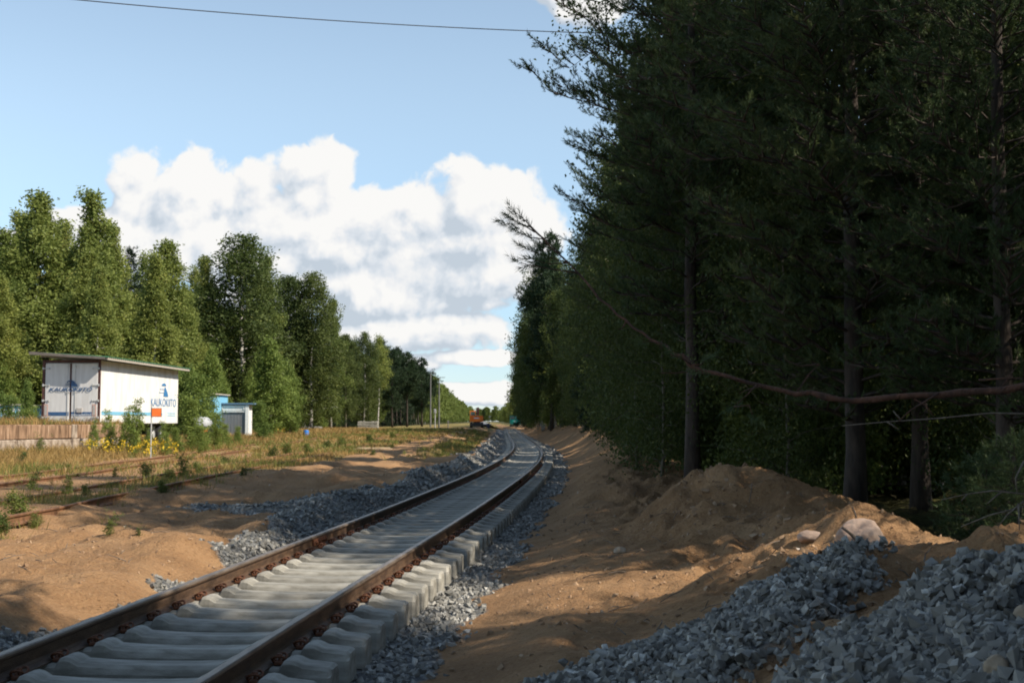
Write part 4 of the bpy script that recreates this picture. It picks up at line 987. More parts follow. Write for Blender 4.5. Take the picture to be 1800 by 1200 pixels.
for x, y, H, lab in ((4.55, 11.3, .85, 'small young pine above the gravel beside the dead twigs'), (5.1, 13.4, 1.15, 'taller young pine at the right edge behind the dead twigs')):
    plant('pineS', x, y, H, lab, 'pine', 'pine_tree', 'young pines at the right edge')
# ------------------------------------------------------------------ loading platform
A_, U_ = Vector((-20.86, 51.0, 0)), Vector((.287, .958, 0)).normalized()
N_ = Vector((U_.y, -U_.x, 0))                       # towards the tracks
def wall_t(px):
    k = (px - CX) / F; return (k * A_.y - A_.x) / (U_.x - k * U_.y)
pl = empty('loading_platform', A_, 0, 'long low loading platform of stained brown blocks under the white truck body', 'platform')
rzw = math.atan2(U_.y, U_.x)
def wall_block(t0, t1, z0, z1, depth, mat, seed, proud=0.0, name='stone_block'):
    b_ = MB(); b_.box((0, 0, (z0 + z1) / 2), (t1 - t0 - .02, depth, z1 - z0 - .015), 0, .035)
    o = b_.build(name, mat, pl); r_ = random.Random(seed)
    for v in o.data.vertices: v.co += Vector((r_.gauss(0, .012), r_.gauss(0, .016), r_.gauss(0, .008)))
    m_ = (t0 + t1) / 2; o.location = U_ * m_ - N_ * (depth / 2 - proud); o.rotation_euler = (0, 0, rzw); return o
ed = [-16, -11.5, -7.4, -3.4, wall_t(29), wall_t(128), wall_t(138), wall_t(192), wall_t(239)]
for i in range(len(ed) - 1):
    wall_block(ed[i], ed[i + 1], .93, 1.56, 1.4, M['platform'] if i != 5 else M['platform_low'], i, 0 if i != 5 else .02)
ed2 = [-16, -12, -8.5, -5, -1.5, wall_t(33), wall_t(62), wall_t(128), wall_t(160), wall_t(205), wall_t(236)]
for i in range(len(ed2) - 1): wall_block(ed2[i], ed2[i + 1], .10, .925, 1.3, M['platform_low'], 40 + i, .03 + .03 * (i % 2))
fill = MB(); c0 = U_ * -16 - N_ * 1.36; c1 = U_ * (wall_t(239) - .05) - N_ * 1.36; w_ = N_ * -9
fill.prism([(c0.x, c0.y), (c1.x, c1.y), ((c1 + w_).x, (c1 + w_).y), ((c0 + w_).x, (c0 + w_).y)], 2, 0.0, 1.50)
fo = fill.build('earth_fill', mat_noise('platform_top_earth', (.13, .10, .04), (.30, .21, .09), 1.5, .95, .3), pl)

# ------------------------------------------------------------------ lettering
def text_mesh(s, width, height, shear=0.0, bold=0.0):
    cu = bpy.data.curves.new('lettering', 'FONT'); cu.body = s; cu.shear = shear; cu.offset = bold; cu.extrude = .002; cu.align_x = 'LEFT'
    ob = bpy.data.objects.new('lettering_source', cu); COL.objects.link(ob)
    dg = bpy.context.evaluated_depsgraph_get(); me = bpy.data.meshes.new_from_object(ob.evaluated_get(dg)); bpy.data.objects.remove(ob); bpy.data.curves.remove(cu)
    co = np.array([v.co[:] for v in me.vertices]); lo, hi = co.min(0), co.max(0)
    for v in me.vertices:
        v.co = Vector(((v.co.x - lo[0]) / (hi[0] - lo[0]) * width, (v.co.y - lo[1]) / (hi[1] - lo[1]) * height, v.co.z))
    me.materials.clear(); return me
def place_text(parent, name, s, width, height, loc, rot, mat, shear=0.0, bold=0.0):
    me = text_mesh(s, width, height, shear, bold); me.materials.append(mat); o = link_mesh(name, me, parent); o.location = loc; o.rotation_euler = rot; return o

# ------------------------------------------------------------------ the white truck body standing on the platform
TB = empty('truck_body', (-19.25, 58.5, 1.575), -.028, 'large white truck body with blue lettering and a lean-to roof, standing on the platform', 'truck body')
Wd, Ln, Ht = 2.71, 12.4, 2.98
b_ = MB(); b_.box((-Wd / 2, Ln / 2 + .03, Ht / 2), (Wd - .01, Ln - .04, Ht), 0, .02)
for k in range(1, 10): b_.box((-.001, k * 1.24, Ht / 2), (.012, .03, Ht - .12))      # panel seams
b_.build('box_panel', M['white'], TB)
fr = MB()
for x0, x1 in ((-Wd - .01, -Wd + .115), (-.085, .02)): fr.box(((x0 + x1) / 2, -.005, Ht / 2), (x1 - x0, .07, Ht + .02))
fr.box((-Wd / 2, -.003, Ht - .065), (Wd - .23, .06, .13)); fr.box((-Wd / 2, -.003, .025), (Wd - .23, .06, .05)); fr.box((-1.372, .0, 1.45), (.10, .04, 2.75))
fr.build('rear_frame', M['frame'], TB)
def cr(x): return -(Wd) + (x - 85) / 257.0            # picture crop x to the rear face
def cz(y): return (935 - y) / 257.0
for (xa, xb), hx, side in (((cr(122), cr(416)), (88, 185), 'l'), ((cr(442), cr(757)), (685, 778), 'r')):
    d_ = MB(); d_.box(((xa + xb) / 2, -.035, (cz(212) + .06) / 2 + .0), (xb - xa, .05, cz(212) - .06), 0, .012)
    dr = d_.build('door', M['door_white'], TB)
    for yy_ in (272, 472, 658, 860):
        h_ = MB(); xm = (cr(hx[0]) + cr(hx[1])) / 2
        h_.box((xm, -.075, cz(yy_)), (.34, .03, .055), 0, .006); h_.box((xm + (-.15 if side == 'l' else .15), -.085, cz(yy_)), (.07, .05, .11), 0, .006); h_.box((xm + (.13 if side == 'l' else -.13), -.085, cz(yy_)), (.035, .04, .10), 0, .004)
        h_.build('hinge', M['galv'], dr)
    for xr in ((395,) if side == 'l' else (487,)):
        l_ = MB(); l_.tube([(cr(xr), -.073, .10), (cr(xr), -.073, cz(205))], .013, 8)
        for yy_ in (560, 250, 880): l_.box((cr(xr), -.08, cz(yy_)), (.07, .045, .06), 0, .005)
        l_.box((cr(xr) + (-.10 if side == 'l' else .10), -.11, cz(845)), (.22, .02, .04), 0, .005)
        l_.build('locking_rod', M['galv'], dr)
    s_ = MB(); xs0, xs1 = (cr(165), cr(414)) if side == 'l' else (cr(444), cr(692)); s_.box(((xs0 + xs1) / 2, -.063, cz(815)), (xs1 - xs0, .006, .175)); s_.build('blue_stripe', M['dblue'], dr)
    rx = 136 if side == 'l' else 720
    p_ = MB(); p_.box((cr(rx), -.064, cz(772)), (.19, .008, .56)); rp = p_.build('reflector_plate', M['pink'], dr)
    p_ = MB(); p_.box((cr(rx), -.072, cz(772)), (.12, .008, .46)); p_.build('plate_centre', M['reflect_grey'], rp)
    if side == 'r':
        p_ = MB(); p_.box((cr(545), -.085, cz(772)), (.27, .05, .22), 0, .01); p_.build('document_box', M['reflect_grey'], dr)
        place_text(dr, 'lettering', 'www.kaukokiito.fi', .94, .10, (cr(446), -.069, cz(834)), (math.pi / 2, 0, 0), M['text_white'], .3, .0)
# the word runs across both doors, half on each
place_text(TB, 'lettering', 'KAUKOKIITO', cr(695) - cr(170), .19, (cr(170), -.090, cz(548)), (math.pi / 2, 0, 0), M['dblue'], .35, .022)
def emblem(parent, polys, T, mat):
    q = MB()
    for poly in polys: q.prism(poly, 1, -.004, .004)
    o = q.build('emblem', mat, parent); o.matrix_local = T; return o
def arc(cx, cy, rx, ry, a0, a1, n=10): return [(cx + rx * math.cos(R(a0 + (a1 - a0) * k / n)), cy + ry * math.sin(R(a0 + (a1 - a0) * k / n))) for k in range(n + 1)]
fin = [(.48, 0), (.98, 0)] + [(.98 - .10 * t - .22 * t * t, .0 + .72 * t) for t in (.25, .5, .75, 1.0)] + [(.60, .70)]
cap = arc(.52, .80, .24, .20, 0, 180)
bars = [[(.0, .26), (.52, .26), (.53, .30), (.0, .30)], [(.08, .52), (.56, .52), (.57, .56), (.08, .56)]]
sc = lambda polys, a, b: [[(p[0] * a, p[1] * b) for p in poly] for poly in polys]
emblem(TB, sc([fin, cap] + bars, 1.72, .72), Matrix.Translation((.010, 8.85, 1.46)) @ Matrix.Rotation(math.pi / 2, 4, 'Z'), M['blue'])
rear = [[(.30, 0), (.62, 0), (.56, .12), (.44, .22), (.30, .22)], arc(.28, .17, .20, .12, 20, 160, 8) + arc(.28, .14, .17, .10, 160, 20, 8), [(.0, .05), (.26, .05), (.26, .075), (.0, .075)], [(.04, .12), (.28, .12), (.28, .145), (.04, .145)]]
emblem(TB, rear, Matrix.Translation((cr(362), -.092, cz(488))), M['dblue'])
place_text(TB, 'lettering', 'KAUKOKIITO', 4.43, .43, (.008, 7.56, .92), (math.pi / 2, 0, math.pi / 2), M['blue'], .0, .0)
s_ = MB(); s_.box((.006, 3.9, .505), (.008, 7.3, .17)); s_.box((.006, 11.2, .56), (.008, 1.5, .045)); s_.box((.006, 11.2, .44), (.008, 1.5, .045)); s_.box((.006, 8.6, .50), (.008, 1.9, .12)); s_.build('blue_stripe', M['lblue'], TB)
# lean-to roof of profiled sheet
nx = 97; V = []; y0, y1 = -.55, Ln + .5; xs = [(-Wd - .42, 3.30), (.56, 3.08)]
prof = []
per = .27; yv = y0
while yv < y1:
    for q, hgt in ((0, 0), (.085, 0), (.115, .05), (.205, .05), (.235, 0)): prof.append((yv + q, hgt))
    yv += per
for yy_, hh in prof:
    for x_, z_ in xs: V.append((x_, yy_, z_ + hh))
n = len(prof); V += [(a, b2, c - .012) for a, b2, c in V]
Fq = [(2 * i, 2 * i + 1, 2 * i + 3, 2 * i + 2) for i in range(n - 1)] + [(2 * n + 2 * i + 2, 2 * n + 2 * i + 3, 2 * n + 2 * i + 1, 2 * n + 2 * i) for i in range(n - 1)] + [(2 * i + 1, 2 * i + 1 + 2 * n, 2 * i + 3 + 2 * n, 2 * i + 3) for i in range(n - 1)] + [(2 * i, 2 * i + 2, 2 * i + 2 + 2 * n, 2 * i + 2 * n) for i in range(n - 1)]
q = MB(); q.add(V, Fq); rf = q.build('roof', M['roof_green'], TB)
q = MB(); q.add([(-Wd - .44, y0 - .01, 3.21), (.40, y0 - .01, 2.985), (.40, y0 - .01, 3.10), (-Wd - .44, y0 - .01, 3.35), (-Wd - .44, y0 - .045, 3.21), (.40, y0 - .045, 2.985), (.40, y0 - .045, 3.10), (-Wd - .44, y0 - .045, 3.35)], [(0, 1, 2, 3), (7, 6, 5, 4), (0, 4, 5, 1), (1, 5, 6, 2), (2, 6, 7, 3), (3, 7, 4, 0)]); q.build('fascia_board', M['roof_brown'], rf)
q = MB()
q.add([(.36, y0 + .05, 2.975), (.52, y0 + .05, 2.965), (.52, y0 + .05, 3.075), (.36, y0 + .05, 3.09), (.36, y1 - .1, 2.975), (.52, y1 - .1, 2.965), (.52, y1 - .1, 3.075), (.36, y1 - .1, 3.09)], [(0, 1, 2, 3), (7, 6, 5, 4), (0, 4, 5, 1), (1, 5, 6, 2), (2, 6, 7, 3), (3, 7, 4, 0)]); q.build('eave_board', M['wood_grey'], rf)
q = MB()
for yy_ in np.arange(.2, Ln, 1.3): q.add([(-Wd - .2, yy_ - .04, 3.12), (.36, yy_ - .04, 2.995), (.36, yy_ - .04, 3.08), (-Wd - .2, yy_ - .04, 3.27), (-Wd - .2, yy_ + .04, 3.12), (.36, yy_ + .04, 2.995), (.36, yy_ + .04, 3.08), (-Wd - .2, yy_ + .04, 3.27)], [(0, 1, 2, 3), (7, 6, 5, 4), (0, 4, 5, 1), (1, 5, 6, 2), (2, 6, 7, 3), (3, 7, 4, 0)])
q.build('rafter', M['wood_grey'], rf)
for yy_ in (8.6, 9.9):
    for xx_ in (-.30, -Wd + .3):
        q = MB(); q.tube([(xx_ - .14, yy_, -.58), (xx_ - .11, yy_, -.58), (xx_ + .11, yy_, -.58), (xx_ + .14, yy_, -.58)], [.40, .47, .47, .40], 20); wh = q.build('wheel', M['black'], TB)
        q = MB(); q.tube([(xx_ + .10, yy_, -.58), (xx_ + .155, yy_, -.58)], [.24, .2], 16); q.build('rim', M['galv'], wh)
q = MB(); q.box((-.75, 8.0, -.10), (.14, 8.4, .20)); q.box((-Wd + .75, 8.0, -.10), (.14, 8.4, .20)); q.box((-Wd / 2, 9.2, -.5), (Wd - .8, .16, .16)); q.box((-.5, 11.6, -.6), (.14, .14, 1.1)); q.box((-2.2, 11.6, -.6), (.14, .14, 1.1)); q.build('chassis', M['darkmetal'], TB)

# ------------------------------------------------------------------ orange sign on a thin post
p = gpos(265, 793, 40, 70)
sg = empty('track_sign', (p.x * 53 / p.y, 53.0, gz(p.x * 53 / p.y, 53.0)), .18, 'small orange board on a thin grey post in front of the truck body', 'sign')
top = CAMZ + (HOR - 711) / F * 53 - sg.location.z
q = MB(); q.tube([(0, 0, -.2), (0, 0, top)], .028, 10); q.build('post', M['galv'], sg)
q = MB(); q.box((.21, -.045, top - .33), (.38, .02, .33), 0, .004); bd = q.build('board', M['sign_orange'], sg)
q = MB(); q.box((.21, -.030, top - .33), (.42, .012, .37)); q.build('board_edge', M['darkmetal'], bd)

# ------------------------------------------------------------------ small shed, blue and white containers, tarpaulin, orange tube
x0, d0 = (385 - CX) / F * 92, 92.0
SH = empty('garden_shed', (x0, d0, gz(x0, d0)), 0.02, 'small grey-doored shed with a blue flat roof edge, right of the overgrown containers', 'shed')
zt = CAMZ + (HOR - 709) / F * d0 - SH.location.z
q = MB(); q.box((1.08, .82, (zt - .1) / 2), (2.16, 1.5, zt - .1)); q.build('wall', M['shed_white'], SH)
q = MB(); q.box((1.05, .03, (zt - .62) / 2), (1.86, .04, zt - .62), 0, .01)
for k in range(8): q.box((.22 + k * .236, .005, (zt - .62) / 2), (.02, .02, zt - .7))
q.build('door', M['shed_grey'], SH)
q = MB(); q.box((1.08, -.01, zt - .34), (2.12, .10, .40), 0, .01); q.box((.28, -.08, zt - .34), (.05, .05, .28)); q.box((1.86, -.08, zt - .34), (.05, .05, .28)); q.box((1.08, -.04, zt - .60), (2.1, .07, .07)); q.build('lintel_board', M['shed_white'], SH)
q = MB(); q.box((2.10, -.03, (zt - .1) / 2), (.26, .16, zt - .1), 0, .01); q.build('corner_post', M['shed_white'], SH)
q = MB(); q.box((1.10, .75, zt - .02), (3.0, 1.9, .12), 0, .01); q.build('roof', M['shed_roof'], SH)
def container(name, px0, px1, top, d, L_, lab, m1, m2, cat='container', rz=0.0):
    xa = (px0 - CX) / F * d; w = (px1 - px0) / F * d; o = empty(name, (xa, d, gz(xa, d)), rz, lab, cat); h = CAMZ + (HOR - top) / F * d - o.location.z
    q = MB(); q.box((w / 2, L_ / 2, h * .62), (w, L_, h * .76), 0, .02); q.build('box_panel', m1, o)
    q = MB()
    for k in range(int(w / .3)): q.box((.15 + k * .3, -.02, h * .60), (.12, .03, h * .60))
    q.build('ribbed_front', m2, o)
    q = MB(); q.box((w / 2, L_ / 2, h + .02), (w + .3, L_ + .3, .09), 0, .01); q.build('roof', M['wood_grey'], o)
    q = MB(); q.box((w / 2, L_ / 2, h * .12), (w - .3, L_ - .3, h * .22)); q.build('chassis', M['darkmetal'], o)
    return o
container('old_container', 340, 367, 692, 88, 6, 'blue and white ribbed container half hidden by birches beside the truck body', M['lblue'], M['lblue'])
container('old_container', -30, 36, 712, 80, 6, 'blue and white box at the left edge of the photo behind bushes', M['lblue'], M['white'], rz=.12)
x0, d0 = (334 - CX) / F * 76, 76.0; zg = gz(x0, d0); zc = CAMZ + (HOR - 748) / F * d0
o = empty('covered_trailer', (x0, d0, zg), .05, 'pale crumpled tarpaulin over a low trailer, under the ribbed container', 'trailer')
bm = bmesh.new(); bmesh.ops.create_icosphere(bm, subdivisions=4, radius=1)
for v in bm.verts:
    n_ = float(fbm(v.co.x * 2.2 + 7, v.co.y * 2.2 + v.co.z * 3, 3, 3)); v.co = Vector((np.sign(v.co.x) * abs(v.co.x) ** .6 * .62 + .55, np.sign(v.co.y) * abs(v.co.y) ** .6 * .9 + .8, max(v.co.z, -.35) * .45 * (.7 + .6 * n_) + zc - zg + .1))
me = bpy.data.meshes.new('tarpaulin'); bm.to_mesh(me); bm.free(); me.materials.append(M['tarp']); link_mesh('tarpaulin', me, o)
q = MB(); q.box((.55, .8, (zc - zg) - .25), (1.1, 1.6, .25), 0, .02); q.box((.55, .8, .22), (.9, 1.2, .40)); q.build('trailer_bed', M['darkmetal'], o)
for sx_ in (-.05, 1.15):
    q = MB(); q.tube([(sx_ - .08, .8, .30), (sx_ + .08, .8, .30)], .30, 16); q.build('wheel', M['black'], o)
p = at(357, 759, 72); q = MB(); q.tube([(-.20, 0, -.10), (-.18, 0, -.09), (.24, .1, .16), (.26, .1, .17)], [.06, .10, .10, .05], 14)
o = q.build('fuel_can', M['orange_red'], smooth=True); o.location = p; tag(o, 'bright orange-red tube lying tilted in the weeds below the tarpaulin', 'tube')

# ------------------------------------------------------------------ sleeper stacks, barrel, planks, poles, signals
def stack(px, d, cols, rows, lab, gap):
    x0 = (px - CX) / F * d; zg = gz(x0, d)
    for rr_ in range(rows):
        for c in range(cols):
            o = link_mesh('stacked_sleeper', me_s); o.location = (x0 + (rr_ % 2) * .03, d + (c - cols / 2) * .42, zg + .20 + rr_ * .30); o.rotation_euler = (0, 0, .02 * ((rr_ * 7 + c * 3) % 3 - 1))
            tag(o, lab, 'sleeper', lab)
        if rr_ < rows - 1 or rows == 1:
            pass
stack(648, 163, 4, 4, 'grey concrete sleeper in the higher stack, right of the low stack', 0)
stack(547, 150, 4, 2, 'grey concrete sleeper in the low stack beside the blue barrel', 0)
p = gpos(538, 767, 60, 130); o = empty('barrel', p, 0, 'small bright blue barrel in the dry grass before the low sleeper stack', 'barrel')
q = MB(); q.tube([(0, 0, 0), (0, 0, .03), (0, 0, .2), (0, 0, .25), (0, 0, .3), (0, 0, .47), (0, 0, .5)], [.20, .22, .22, .235, .22, .22, .19], 20); q.build('drum', M['barrel_blue'], o)
q = MB(); q.tube([(0, 0, .5), (0, 0, .535)], [.17, .16], 20); q.build('lid', M['barrel_blue'], o)
pp_ = gpos(655, 791, 40, 120)
for k, (dx, dy, dz, an, ln) in enumerate([(0, 0, .06, .03, 2.0), (.1, .25, .06, -.04, 1.8), (.05, .12, .12, .10, 1.7)]):
    q = MB(); q.box((0, 0, 0), (ln, .16, .05), 0, .006); o = q.build('timber_plank', M['plank']); o.location = (pp_.x + dx, pp_.y + dy, gz(pp_.x, pp_.y) + dz); o.rotation_euler = (0, 0, an)
    tag(o, ['front pale plank lying on the sand beside the old track', 'rear pale plank lying on the sand beside the old track', 'pale plank lying on top of two others on the sand'][k], 'plank')
for px, top, d, lab in ((757, 656, 232, 'tall bare grey pole, left of the pair against the left forest'), (772, 664, 222, 'tall bare grey pole, right of the pair against the left forest')):
    x0 = (px - CX) / F * d; o = empty('lamp_pole', (x0, d, gz(x0, d)), 0, lab, 'pole'); h = CAMZ + (HOR - top) / F * d - o.location.z
    q = MB(); q.tube([(0, 0, -.3), (0, 0, h)], [.15, .10], 10); q.build('mast', M['pole'], o)
    q = MB(); q.tube([(0, 0, h - .1), (.3, 0, h + .05), (.7, 0, h + .08)], .05, 8); q.box((.8, 0, h + .07), (.5, .2, .1), 0, .02); q.build('lamp_arm', M['pole'], o)
x0, d0 = (765 - CX) / F * 215, 215; o = empty('track_signal', (x0, d0, gz(x0, d0)), 0, 'low pale green signal post between the two grey poles', 'signal'); h = CAMZ + (HOR - 720) / F * d0 - o.location.z
q = MB(); q.tube([(0, 0, -.1), (0, 0, h)], .09, 8); q.build('post', M['galv'], o); q = MB(); q.box((0, -.1, h - .25), (.42, .2, .75), 0, .03); q.tube([(0, -.2, h - .05), (0, -.3, h - .05)], .1, 10); q.tube([(0, -.2, h - .4), (0, -.3, h - .4)], .1, 10); q.build('signal_head', M['galv'], o)
for px, d, lab in ((788, 225, 'small pale marker post at the grass edge right of the signal'), (860, 330, 'small dark signal post far ahead between the two excavators')):
    x0 = (px - CX) / F * d; o = empty('marker_post', (x0, d, gz(x0, d)), 0, lab, 'post')
    q = MB(); q.tube([(0, 0, -.1), (0, 0, 1.2 if px < 800 else 2.6)], .08, 8); q.build('post', M['pole'], o); q = MB(); q.box((0, -.06, 1.1 if px < 800 else 2.4), (.35, .06, .35), 0, .02); q.build('plate', M['pole'], o)

# ------------------------------------------------------------------ excavators
def excavator(name, x, y, rz, lab, paint, wheeled, boom_mat):
    o = empty(name, (x, y, gz(x, y)), rz, lab, 'excavator')
    if wheeled:
        q = MB(); q.box((0, 0, .78), (1.3, 4.2, .42), 0, .05); q.box((0, -1.45, .62), (2.0, .24, .24)); q.box((0, 1.45, .62), (2.0, .24, .24)); q.box((0, -2.2, .55), (2.4, .18, .5), 0, .03); q.build('chassis', M['darkmetal'], o)
        for wx in (-.98, .98):
            for wy in (-1.4, 1.4):
                q = MB(); q.tube([(wx - .26, wy, .53), (wx - .20, wy, .53), (wx + .20, wy, .53), (wx + .26, wy, .53)], [.40, .53, .53, .40], 18); w_ = q.build('wheel', M['black'], o)
                q = MB(); q.tube([(wx - .28, wy, .53), (wx + .28, wy, .53)], .22, 12); q.build('rim', M['dred'], w_)
        zb = 1.12
    else:
        for wx in (-.98, .98):
            poly = [(math.cos(a) * .42 + s_ * 1.35, math.sin(a) * .42 + .46) for s_, a0 in ((1, -90), (-1, 90)) for a in [R(a0 + k * 22.5) for k in range(9)]]
            q = MB(); q.prism(poly, 0, wx - .27, wx + .27)
            for k in range(12): q.box((wx, -1.5 + k * .27, .885), (.56, .10, .05)); q.box((wx, -1.5 + k * .27, .03), (.56, .10, .05))
            t_ = q.build('track', M['black'], o)
            for k in range(4):
                q = MB(); q.tube([(wx - .29, -1.2 + k * .8, .42), (wx + .29, -1.2 + k * .8, .42)], .24, 12); q.build('roller', M['darkmetal'], t_)
        q = MB(); q.box((0, 0, .62), (1.5, 1.9, .4), 0, .05); q.build('chassis', M['darkmetal'], o); zb = 1.02
    q = MB(); q.tube([(0, 0, zb - .12), (0, 0, zb)], .62, 20); q.build('slew_ring', M['darkmetal'], o)
    # counterweight with a rounded plan
    pl_ = [(-1.25, 1.35), (-1.27, -1.0)] + [(-1.27 + .42 * (1 - math.cos(a)), -1.0 - .52 * math.sin(a)) for a in [R(k * 15) for k in range(1, 6)]] + [(.85 + .42 * math.sin(a), -1.0 - .52 * math.cos(a)) for a in [R(k * 15) for k in range(1, 6)]] + [(1.27, -1.0), (1.25, 1.35)]
    q = MB(); q.prism(pl_, 2, zb, zb + .98); bd = q.build('body', paint, o)
    q = MB(); q.box((.55, -.1, zb + 1.05), (1.2, 2.0, .16), 0, .04); q.build('engine_cover', paint, bd)
    q = MB(); q.box((.35, -.8, zb + 1.32), (.12, .12, .45)); q.build('exhaust', M['darkmetal'], bd)
    q = MB(); q.box((0, -1.528, zb + .68), (.95 if wheeled else .5, .012, .20 if wheeled else .16)); q.build('name_plate', M['text_white'], bd)
    for sx_ in (-.85, .85):
        q = MB(); q.box((sx_, -1.44, zb + .25), (.34, .12, .10), 0, .02); q.build('tail_lamp', M['dred'], bd)
    q = MB(); q.box((-.72, .55, zb + 1.42), (.98, 1.5, .90), 0, .06)
    cb = q.build('cab', M['glass'], o)
    q = MB()
    for sx_ in (-1.2, -.24):
        for sy_ in (-.19, 1.29): q.box((sx_, sy_, zb + 1.42), (.08, .08, .92))
    q.box((-.72, -.2, zb + 1.06), (1.0, .06, .22)); q.build('cab_frame', paint, cb)
    q = MB(); q.box((-.72, .55, zb + 1.93), (1.08, 1.62, .13), 0, .04); q.build('cab_roof', paint, cb)
    for sx_ in (-1.5, 1.35):
        q = MB(); q.tube([(sx_ * .85, 1.2, zb + 1.0), (sx_, 1.25, zb + 1.25)], .025, 6); q.box((sx_, 1.25, zb + 1.42), (.2, .06, .34), 0, .02); q.build('mirror', M['black'], bd)
    # boom bends up and forward, stick hangs from it
    bl = [(.22, .9, zb + .7), (.22, 1.5, zb + 1.7), (.22, 2.6, zb + 2.45), (.22, 4.3, zb + 2.15)] if wheeled else [(.1, .9, zb + .5), (.1, 1.8, zb + 1.25), (.1, 3.0, zb + 1.65), (.1, 4.6, zb + 1.1)]
    q = MB()
    for a, b2 in zip(bl[:-1], bl[1:]):
        a, b2 = Vector(a), Vector(b2); dv = (b2 - a).normalized(); up = Vector((1, 0, 0)).cross(dv); w2, h2 = .17, .24
        vs = [a + Vector((s1 * w2, 0, 0)) + up * s2 * h2 - dv * .05 for s1, s2 in ((-1, -1), (1, -1), (1, 1), (-1, 1))] + [b2 + Vector((s1 * w2, 0, 0)) + up * s2 * h2 + dv * .05 for s1, s2 in ((-1, -1), (1, -1), (1, 1), (-1, 1))]
        q.add([tuple(v) for v in vs], [(3, 2, 1, 0), (4, 5, 6, 7), (0, 1, 5, 4), (1, 2, 6, 5), (2, 3, 7, 6), (3, 0, 4, 7)])
    bo_ = q.build('boom', boom_mat, o)
    e_ = Vector(bl[-1]); q = MB(); q.tube([e_ + Vector((0, -.4, .3)), e_, e_ + Vector((0, .2, -1.7))], [.14, .2, .12], 4); st = q.build('stick', boom_mat, bo_)
    q = MB(); c_ = e_ + Vector((0, .0, -2.0)); q.prism([(c_.y - .5, c_.z - .35), (c_.y + .2, c_.z - .55), (c_.y + .5, c_.z + .1), (c_.y + .35, c_.z + .35), (c_.y - .1, c_.z + .2)], 0, c_.x - .45, c_.x + .45); q.build('bucket', M['darkmetal'], bo_)
    q = MB(); q.tube([(.22, 1.3, zb + .55), Vector(bl[1]) + Vector((0, .7, .1))], .07, 8); q.build('hydraulic_ram', M['galv'], bo_)
    return o
excavator('wheeled_excavator', (838 - CX) / F * 232, 232.0, .02, 'orange wheeled excavator seen from behind, left of the new track', M['orange'], True, M['dred'])
tx_ = (905.5 - CX) / F * 297
te = excavator('tracked_excavator', tx_, 297.0, -.03, 'teal tracked excavator behind the dirt heap at the end of the new rails', M['teal'], False, M['teal'])
p = gpos(858, 750, 150, 260); o = empty('dark_drum', ((858 - CX) / F * 228, 228, gz((858 - CX) / F * 228, 228)), 0, 'dark blue drum standing beside the orange excavator', 'drum')
q = MB(); q.tube([(0, 0, 0), (0, 0, .04), (0, 0, .3), (0, 0, .33), (0, 0, .62), (0, 0, .65), (0, 0, .92), (0, 0, .95)], [.24, .29, .29, .305, .29, .305, .29, .25], 16); q.build('shell', mat_noise('dark_blue_drum', (.012, .02, .05), (.02, .03, .08), 5, .5), o); q = MB(); q.tube([(.1, 0, .95), (.1, 0, .99)], .05, 8); q.build('cap', M['darkmetal'], o)
# grey stone bed of the line far ahead
V = []; 
for yv in np.geomspace(262, 1500, 40):
    c_ = -5.6 - (yv - 262) * .0235; zg = .55
    V += [(c_ - 2.6, yv, zg), (c_ - 1.6, yv, zg + .45), (c_ + 1.6, yv, zg + .45), (c_ + 3.2, yv, zg - .1)]
V = np.array(V); Fq = [(i * 4 + k, i * 4 + k + 1, i * 4 + 5 + k, i * 4 + 4 + k) for i in range(39) for k in range(3)]
tag(mesh_np('track_embankment', V, np.array(Fq), mat_noise('grey_track_bed', (.14, .145, .15), (.27, .27, .27), 3, .9, .3)), kind='structure')

# ------------------------------------------------------------------ overhead cable, boulder, stick, odd rocks
a, b2 = at(-260, -42, 19.0), at(1230, 62, 24.4); q = MB()
q.tube([tuple(a.lerp(b2, k / 40) + Vector((0, 0, -.20 * 4 * (k / 40) * (1 - k / 40)))) for k in range(41)], .0085, 6)
tag(q.build('overhead_cable', M['wire'], smooth=True), 'thin dark overhead cable crossing the sky to the pine', 'cable')
def rock(name, loc, dims, seed, mat, lab, cat, rot=(0, 0, 0), facet=.22, sub=4):
    bm = bmesh.new(); bmesh.ops.create_icosphere(bm, subdivisions=sub, radius=1); r_ = random.Random(seed)
    planes = [(Vector((r_.gauss(0, 1), r_.gauss(0, 1), r_.gauss(0, 1))).normalized(), r_.uniform(.72, .92)) for k in range(9)]
    for v in bm.verts:
        d = v.co.normalized(); k = 1.0
        for nrm, off in planes:
            c_ = d.dot(nrm)
            if c_ > .05: k = min(k, off / c_ + (1 - facet) * .06)
        nz = float(fbm(d.x * 2.3 + 11, d.y * 2.3 + d.z * 1.9, seed, 4)) - .5
        v.co = Vector((d.x * dims[0], d.y * dims[1], d.z * dims[2])) * (k + nz * .16)
    me = bpy.data.meshes.new(name); bm.to_mesh(me); bm.free(); me.materials.append(mat); me.polygons.foreach_set('use_smooth', np.ones(len(me.polygons), bool))
    o = link_mesh(name, me); o.location = loc; o.rotation_euler = rot; return tag(o, lab, cat)
c = at(1513, 944, 11.35)
rock('boulder', c, (.225, .20, .17), 5, M['boulder'], 'rounded pale pink boulder on the dirt above the gravel tongue', 'boulder', (0.25, -.35, .35), facet=.55, sub=5)
sa, sb = at(1480, 926, 11.08), at(1522, 961, 11.05); q = MB(); q.tube([sa, sa.lerp(sb, .35) + Vector((0, 0, .005)), sa.lerp(sb, .7) + Vector((0, 0, -.004)), sb], [.012, .015, .017, .013], 8)
tag(q.build('broken_stick', M['twig'], smooth=True), 'short broken grey stick leaning against the pale pink boulder', 'stick')
